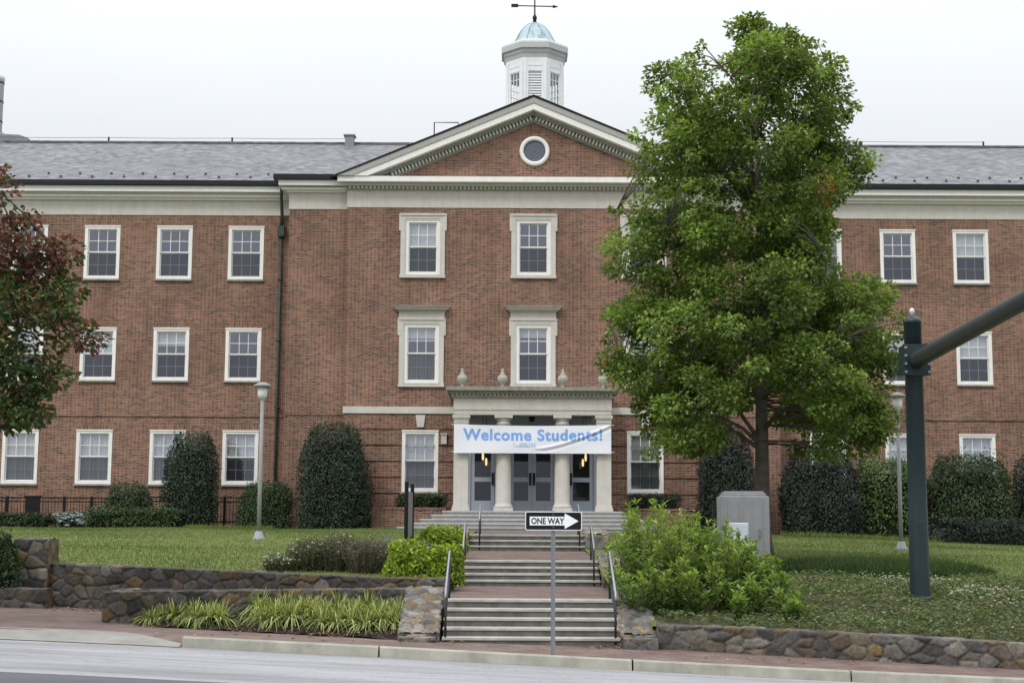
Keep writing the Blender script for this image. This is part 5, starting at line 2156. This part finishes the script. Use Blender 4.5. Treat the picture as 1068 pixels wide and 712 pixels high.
# trees
def tree(name, label, base, axis, clusters, rng, leaf, nleaf, colf, trunk_r, top_z, limb_n, mat_leaf=M_leaf, crad=(.5, .8), first_limb=3.6, small=()):
    t = thing(name, label, 'tree', base)
    q = MB()
    bxx, byy, bz = base
    H = top_z - bz
    pts, rs = [], []
    for k in range(15):
        f = k / 14
        pts.append((axis(f)[0], axis(f)[1], bz - .1 + (H * .93) * f))
        flare = 1 + .55 * math.exp(-f * 22)
        rs.append(trunk_r * flare * (1 - .9 * f ** .85) + .012)
    q.tube(pts, rs, 14)
    CL = np.array(clusters)
    # primary limbs reach to a subset of clusters; every other cluster hangs on a twig from its nearest limb point
    order = rng.permutation(len(CL))
    prim = order[:limb_n]
    limbpts = []
    for i in prim:
        c = CL[i]
        r = math.hypot(c[0] - bxx, c[1] - byy)
        zs = max(bz + first_limb * .55 + rng.uniform(0, 2.0), c[2] - .75 * r - .3)
        f = min(.95, (zs - bz) / (H * .93))
        a = axis(f)
        p0 = np.array([a[0], a[1], zs])
        mid = p0 + (c - p0) * .5 + np.array([0, 0, .12 * r])
        L_ = [p0, p0 + (mid - p0) * .5 + rng.normal(0, .06, 3), mid + rng.normal(0, .08, 3), c]
        r0 = trunk_r * .36 * (1 - .6 * f)
        q.tube(L_, [r0, r0 * .75, r0 * .5, .012], 7)
        for s in range(1, 11):
            f2 = s / 10 * 3
            k = min(2, int(f2))
            limbpts.append(L_[k] + (L_[k + 1] - L_[k]) * (f2 - k))
    limbpts = np.array(limbpts)
    for i in order[limb_n:]:
        c = CL[i]
        d = np.linalg.norm(limbpts - c, axis=1) + np.maximum(0, limbpts[:, 2] - c[2]) * .8
        p = limbpts[d.argmin()]
        q.tube([p, (p + c) / 2 + np.array([0, 0, .08]), c], [.028, .018, .008], 5)
    q.build('trunk', M_bark, t)
    parts = []
    for c in CL:
        R_ = rng.uniform(*crad) if tuple(c) not in small else rng.uniform(.14, .26)
        n = int(nleaf * (R_ / np.mean(crad)) ** 2 * rng.uniform(.6, 1.25))
        u = unit(rng.normal(0, 1, (n, 3))) * (rng.random((n, 1)) ** .45)
        off = u * np.array([1, 1, .62]) * R_
        p = c + off
        out = unit(c - np.array([axis(.5)[0], axis(.5)[1], c[2] - .8])) * .5
        dd = unit(off) + out + rng.normal(0, .45, (n, 3)) - np.array([0, 0, .25])
        nn = np.array([0, 0, 1.0]) + .5 * out + rng.normal(0, .48, (n, 3))
        col = colf(c, off, n, rng)
        parts.append(leaf_geo(p, dd, unit(nn), leaf * rng.uniform(.7, 1.25, n), leaf * .85 * rng.uniform(.75, 1.2, n), col, rng, colvar=.16))
    V, F, C = join_geo(parts)
    np_mesh('crown', V, F, C, mat_leaf, parent=t)
    return t


rng = np.random.default_rng(80)
OUT = [  # z, left X, right X of the crown outline
    (3.9, 4.6, 9.0), (4.3, 3.4, 9.6), (4.9, 2.9, 9.85), (5.6, 2.45, 10.05), (6.3, 2.2, 10.1), (7.0, 2.1, 10.0), (7.6, 2.1, 9.7), (8.3, 2.1, 8.8), (8.8, 2.1, 8.3), (9.3, 2.15, 8.15), (10.1, 2.3, 8.6), (10.8, 2.5, 9.0), (11.7, 2.75, 9.2), (12.6, 3.0, 8.9), (13.3, 3.15, 8.75),
    (14.0, 3.6, 8.4), (14.45, 5.35, 8.2), (14.9, 5.5, 7.7), (15.35, 5.75, 6.6)]
OZ = [o[0] for o in OUT]
cl_ = []
tries = 0
TX = 6.38
while len(cl_) < 430 and tries < 40000:
    tries += 1
    z = rng.uniform(4.0, 15.15)
    l_, r_ = np.interp(z, OZ, [o[1] for o in OUT]), np.interp(z, OZ, [o[2] for o in OUT])
    if rng.random() > (r_ - l_) / 7.6:
        continue
    a = rng.uniform(0, 2 * math.pi)
    rr = rng.uniform(.30, 1) ** .6
    hx = (r_ - TX if math.cos(a) > 0 else TX - l_) - .55
    hd = ((r_ - l_) / 2 - .3) * .95
    p = np.array([TX + .1 + math.cos(a) * rr * max(.1, hx), 38.0 + math.sin(a) * rr * max(.1, hd), z])
    if z < 5.0 and abs(p[0] - TX) < 1.3:
        continue
    # open notch between the left shoulder and the leader
    if z > 13.4 and 5.0 < p[0] < 5.75:
        continue
    if cl_ and min(np.linalg.norm(p - c) for c in cl_) < .42:
        continue
    cl_.append(p)
for p in ((9.05, 37.6, 11.55), (8.8, 37.9, 11.2), (8.5, 37.5, 11.8), (9.2, 37.4, 8.05), (8.8, 37.2, 8.3), (4.0, 36.6, 4.2), (3.45, 36.5, 3.95), (4.6, 36.8, 4.5), (2.75, 37.5, 6.3), (2.9, 37.0, 5.8), (2.7, 37.4, 8.6), (2.85, 37.8, 9.3), (7.5, 35.1, 10.2),
          (9.1, 37.3, 4.9), (8.8, 37, 4.4), (6.1, 38, 15.2), (6.4, 38.2, 14.8), (7.6, 38, 14.75), (8.2, 38, 14.2), (3.9, 38, 13.95), (4.6, 38, 14.1)):
    cl_.append(np.array(p))
SM = set()
for i in range(90):
    z = rng.uniform(4.6, 15.3)
    l_, r_ = np.interp(z, OZ, [o[1] for o in OUT]), np.interp(z, OZ, [o[2] for o in OUT])
    a = rng.uniform(0, 2 * math.pi)
    hx = (r_ - TX if math.cos(a) > 0 else TX - l_) - rng.uniform(.15, .55)
    p = np.array([TX + .1 + math.cos(a) * hx, 38.0 + math.sin(a) * (r_ - l_) / 2 * .93, z + .25])
    if z > 13.2 and 5.0 < p[0] < 5.6:
        continue
    cl_.append(p)
    SM.add(tuple(p))
TN = np.random.default_rng(5)
tdirs = TN.normal(0, 1, 400)


def maple_col(c, off, n, rng):
    k = 0.70 + .55 * min(1.6, abs(tdirs[int(abs(c[0] * 37 + c[2] * 91)) % 400]))
    base = np.array([(0.115, 0.175, 0.042), (0.15, 0.22, 0.050), (0.085, 0.138, 0.034), (0.20, 0.265, 0.065)])
    col = base[rng.integers(0, 4, n)] * k
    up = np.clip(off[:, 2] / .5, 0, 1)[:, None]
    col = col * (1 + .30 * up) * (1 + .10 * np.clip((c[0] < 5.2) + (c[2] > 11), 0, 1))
    if abs(c[1] - 35.1) < 1e-6:
        near = ((np.linalg.norm(off * np.array([1.5, 1, .8]), axis=1) < .32) & (rng.random(n) < .5))[:, None]
        col = np.where(near, np.array((.40, .19, .05)), col)
    return col


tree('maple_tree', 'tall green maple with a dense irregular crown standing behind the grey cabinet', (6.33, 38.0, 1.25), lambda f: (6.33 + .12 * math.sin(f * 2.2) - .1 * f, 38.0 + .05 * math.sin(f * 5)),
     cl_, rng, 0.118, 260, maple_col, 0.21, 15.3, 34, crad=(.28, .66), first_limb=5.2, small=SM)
# one small spray of orange leaves in the crown
rng = np.random.default_rng(81)
# left tree, trunk outside the frame
cl2 = []
for p in ((-8.9, 25.6, 7.9), (-9.2, 26, 8.3), (-8.9, 26.3, 7.3), (-8.35, 25.7, 6.9), (-8.2, 26, 6.55), (-8.0, 26.2, 6.9), (-8.7, 25.9, 6.3), (-7.95, 25.8, 5.75), (-7.65, 26, 5.45), (-7.3, 25.9, 5.3), (-8.4, 26.2, 5.8),
          (-8.8, 25.8, 5.3), (-8.1, 26.2, 5.2), (-8.5, 25.7, 4.9), (-8.25, 25.8, 4.5), (-8.7, 26, 4.3), (-8.4, 26.1, 4.05), (-8.9, 25.8, 4.7), (-7.9, 26.1, 6.2), (-8.0, 26.0, 4.7), (-8.6, 26.2, 7.5), (-8.5, 25.6, 6.0), (-8.9, 26, 4.0), (-8.6, 25.7, 3.95), (-9.0, 25.6, 5.7), (-8.8, 26.3, 6.6), (-8.9, 25.6, 6.9), (-8.95, 26.2, 5.0)):
    cl2.append(np.array(p) - np.array([0.12, 0, 0]))
k = 0
while k < 70:
    p = np.array([-11.3, 26.3, 6.4]) + unit(rng.normal(0, 1, (1, 3)))[0] * np.array([2.5, 2.3, 2.6]) * rng.random() ** .4
    if p[0] > -9.3:
        continue
    cl2.append(p)
    k += 1


def purple_col(c, off, n, rng):
    green = (c[2] < 6.4 and c[0] < -7.75) or c[0] < -10.4
    mixp = .22 if green else .88
    if c[2] < 4.9:
        mixp = .10
    pur = np.array([(0.155, 0.062, 0.050), (0.105, 0.044, 0.042), (0.205, 0.092, 0.066), (0.09, 0.052, 0.042)])
    gre = np.array([(0.070, 0.120, 0.038), (0.10, 0.155, 0.048), (0.055, 0.092, 0.033), (0.19, 0.19, 0.05)])
    m = rng.random(n) < mixp
    return np.where(m[:, None], pur[rng.integers(0, 4, n)], gre[rng.integers(0, 4, n) if rng.random() < .3 else rng.integers(0, 3, n)])


tree('purple_leaf_tree', 'tree with dark purple and green leaves reaching in at the left edge', (-11.4, 26.4, .33), lambda f: (-11.4 + .1 * math.sin(f * 3), 26.4), cl2, rng, 0.115, 210, purple_col, 0.17, 8.6, 20,
     crad=(.34, .52), first_limb=2.6)


# ------------------------------------------------------------------ ground cover (uncountable)
def blades(name, label, zf, boxes, dens, h, w, cols, seed, kind='stuff', lean=.45, hf=None):
    rng = np.random.default_rng(seed)
    parts = []
    for x0, x1, y0, y1, m in boxes:
        n = int((x1 - x0) * (y1 - y0) * dens * m)
        x, y = rng.uniform(x0, x1, n), rng.uniform(y0, y1, n)
        if hf is not None:
            hh, keep = hf(x, y)
            x, y, hh = x[keep], y[keep], hh[keep]
            n = len(x)
        else:
            hh = np.ones(n)
        p = np.stack([x, y, zf(x, y) - .005], 1)
        d = np.stack([rng.normal(0, lean, n), rng.normal(0, lean, n), np.ones(n)], 1)
        a = rng.uniform(0, 6.28, n)
        nn = np.stack([np.cos(a), np.sin(a), np.full(n, .2)], 1)
        cc = np.array(cols)
        sel = np.clip(((np.sin(x * .9 + y * .35) + np.sin(x * .31 - y * .8 + 2)) * .25 + .5) * len(cc) + rng.normal(0, .8, n), 0, len(cc) - 1).astype(int)
        parts.append(leaf_geo(p, d, nn, h * hh * rng.uniform(.6, 1.3, n), np.full(n, w), cc[sel], rng, fold=.05))
    V, F, C = join_geo(parts)
    o = np_mesh(name, V, F, C, M_blade)
    return tag(o, label, 'grass', kind=kind)


GR = [(0.096, 0.146, 0.040), (0.113, 0.166, 0.046), (0.135, 0.186, 0.054), (0.175, 0.196, 0.072)]
yw = lambda x: np.interp(x, [-11, -10.3, -8.4, -4.57, -1.98], [34.4, 34.4, 33.4, 31.4, 30.9])
blades('lawn_grass', 'mown green lawn grass left of the steps', z_left, [(-24, -1.9, 31, 40, 1.0), (-24, -1.9, 40, 58.5, .45)], 210, .065, .016, GR, 90, hf=lambda x, y: (np.ones(len(x)), y > yw(x)))
blades('lawn_grass', 'mown green lawn grass right of the steps', z_right, [(2.8, 26, 33, 42, 1.0), (2.8, 26, 42, 58.5, .45)], 210, .065, .016, GR, 91, hf=lambda x, y: (np.ones(len(x)), ~((np.abs(y - 33) < .55) & (x < 10))))
DK = [(0.030, 0.058, 0.020), (0.045, 0.080, 0.026), (0.060, 0.098, 0.030)]


def mound(x, y):
    u = (x - 8.3) / 2.9
    v = (y - 35.0) / (1.3 * np.sqrt(np.clip(1 - u * u, 0.02, 1)))
    k = np.clip(1 - u * u, 0, 1) * np.clip(1 - v * v, 0, 1)
    return .35 + 1.1 * np.sqrt(k), k > .02


blades('mondo_grass', 'dark tufted grass bed between the maple and the signal pole', z_right, [(5.6, 11.2, 33.6, 36.4, 1)], 1500, .26, .020, DK, 92, lean=.6, hf=mound)
LG = [(0.11, 0.16, 0.035), (0.16, 0.20, 0.05), (0.20, 0.22, 0.07)]
blades('edging_grass', 'pale tufted edging along the shrub bed on the right', z_right, [(10.4, 16.5, 57.4, 58.1, 1)], 500, .22, .022, LG, 93, lean=.7)
blades('edging_grass', 'pale tufted edging along the shrub bed on the left', z_left, [(-12.5, -9.2, 57.6, 58.3, 1)], 420, .18, .022, LG, 94, lean=.7)


def creeping():
    rng = np.random.default_rng(95)
    n = 46000
    x, y = rng.uniform(2.7, 19, n), rng.uniform(26.9, 33.2, n)
    keep = ~((x < 4.6) & (y > 27.6)) & (y < np.interp(x, [4.5, 6, 9, 12, 19], [31.8, 32.3, 32.6, 33.1, 33.1]))
    patch = np.sin(x * 2.1 + 1) * np.sin(y * 2.7) + .5 * np.sin(x * 5 + y * 3)
    keep &= (patch > -.9) | (rng.random(n) < .4)
    x, y = x[keep], y[keep]
    n = len(x)
    z = z_right(x, y) + rng.uniform(0.01, .17, n) * (1 + .6 * np.sin(x * 1.7) * np.sin(y * 2.3))
    a = rng.uniform(0, 6.28, n)
    d = np.stack([np.cos(a), np.sin(a), rng.uniform(-.1, .9, n)], 1)
    nn = np.array([0, -.2, 1.0]) + rng.normal(0, .4, (n, 3))
    cc = np.array([(0.055, 0.090, 0.034), (0.10, 0.15, 0.052), (0.15, 0.20, 0.075), (0.19, 0.19, 0.10)])
    parts = [leaf_geo(np.stack([x, y, z], 1), d, nn, rng.uniform(.05, .13, n), rng.uniform(.025, .06, n), cc[rng.integers(0, 4, n)], rng)]
    V, F, C = join_geo(parts)
    tag(np_mesh('ground_cover', V, F, C, M_leaf), 'creeping green ground cover on the slope behind the low street wall', 'ground cover', kind='stuff')
    m = 7000
    x = rng.uniform(5.5, 19, m)
    y = rng.uniform(27.2, 33.0, m)
    pr = np.clip((x - 7.0) / 1.5, .05, 1) * np.clip(.45 + .55 * np.sin(x * 1.3 + y * 1.1), .05, 1)
    k = rng.random(m) < pr * .8
    x, y = x[k], y[k]
    m = len(x)
    p = np.stack([x, y, z_right(x, y) + rng.uniform(.10, .2, m)], 1)
    parts = []
    for q in range(2):
        a = rng.uniform(0, 6.28, m)
        parts.append(leaf_geo(p, np.stack([np.cos(a), np.sin(a), rng.uniform(0, .5, m)], 1), np.array([0, -.3, 1.]) + rng.normal(0, .4, (m, 3)), rng.uniform(.03, .055, m), rng.uniform(.02, .04, m), np.tile(np.array((.52, .52, .42)), (m, 1)), rng))
    V, F, C = join_geo(parts)
    tag(np_mesh('ground_cover_flowers', V, F, C, M_petal), 'tiny cream flowers over the ground cover round the signal pole', 'flowers', kind='stuff')


creeping()


def litter(name, label, spots, seed, cols, size):
    rng = np.random.default_rng(seed)
    P = []
    for x0, x1, y0, y1, zf, n in spots:
        x, y = rng.uniform(x0, x1, n), rng.uniform(y0, y1, n)
        P.append(np.stack([x, y, zf(x, y) + rng.uniform(.006, .03, n)], 1))
    P = np.concatenate(P)
    n = len(P)
    a = rng.uniform(0, 6.28, n)
    V, F, C = leaf_geo(P, np.stack([np.cos(a), np.sin(a), rng.normal(0, .25, n)], 1), np.array([0, 0, 1.]) + rng.normal(0, .35, (n, 3)), size * rng.uniform(.6, 1.4, n), size * .55 * rng.uniform(.7, 1.3, n), np.array(cols)[rng.integers(0, len(cols), n)], rng)
    tag(np_mesh(name, V, F, C, M_petal), label, 'leaf litter', kind='stuff')


BR = [(0.20, 0.12, 0.07), (0.28, 0.19, 0.12), (0.13, 0.08, 0.05), (0.33, 0.25, 0.18)]
litter('fallen_leaves', 'dry brown leaves scattered over the mulch, steps and pavement edges', [
    (-3.6, -1.95, 26.9, 27.5, z_bed, 190), (-5.2, -3.2, 27.4, 28.0, z_bed, 180), (-6.8, -5.0, 27.95, 28.3, z_bed, 110), (-10.0, -8.6, 32.2, 32.9, z_walk, 60),
    (1.3, 1.9, 26.3, 26.58, z_walk, 45), (-1.2, -.8, 26.4, 26.6, z_walk, 16), (3.0, 6.0, 25.4, 26.4, z_walk, 26), (-6, -1.5, 25.2, 26.6, z_walk, 30)], 96, BR, .075)
litter('mulch_chips', 'dark bark chips covering the bed under the striped grass', [(-6.9, -1.92, 26.8, 28.7, lambda x, y: np.where(y > np.interp(x, [-7, -6.9, -1.9], [28.5, 28.12, 26.65]), z_bed(x, y), -3), 5200)], 97,
       [(0.022, 0.018, 0.016), (0.045, 0.036, 0.03), (0.08, 0.065, 0.055), (0.12, 0.10, 0.085)], .05)
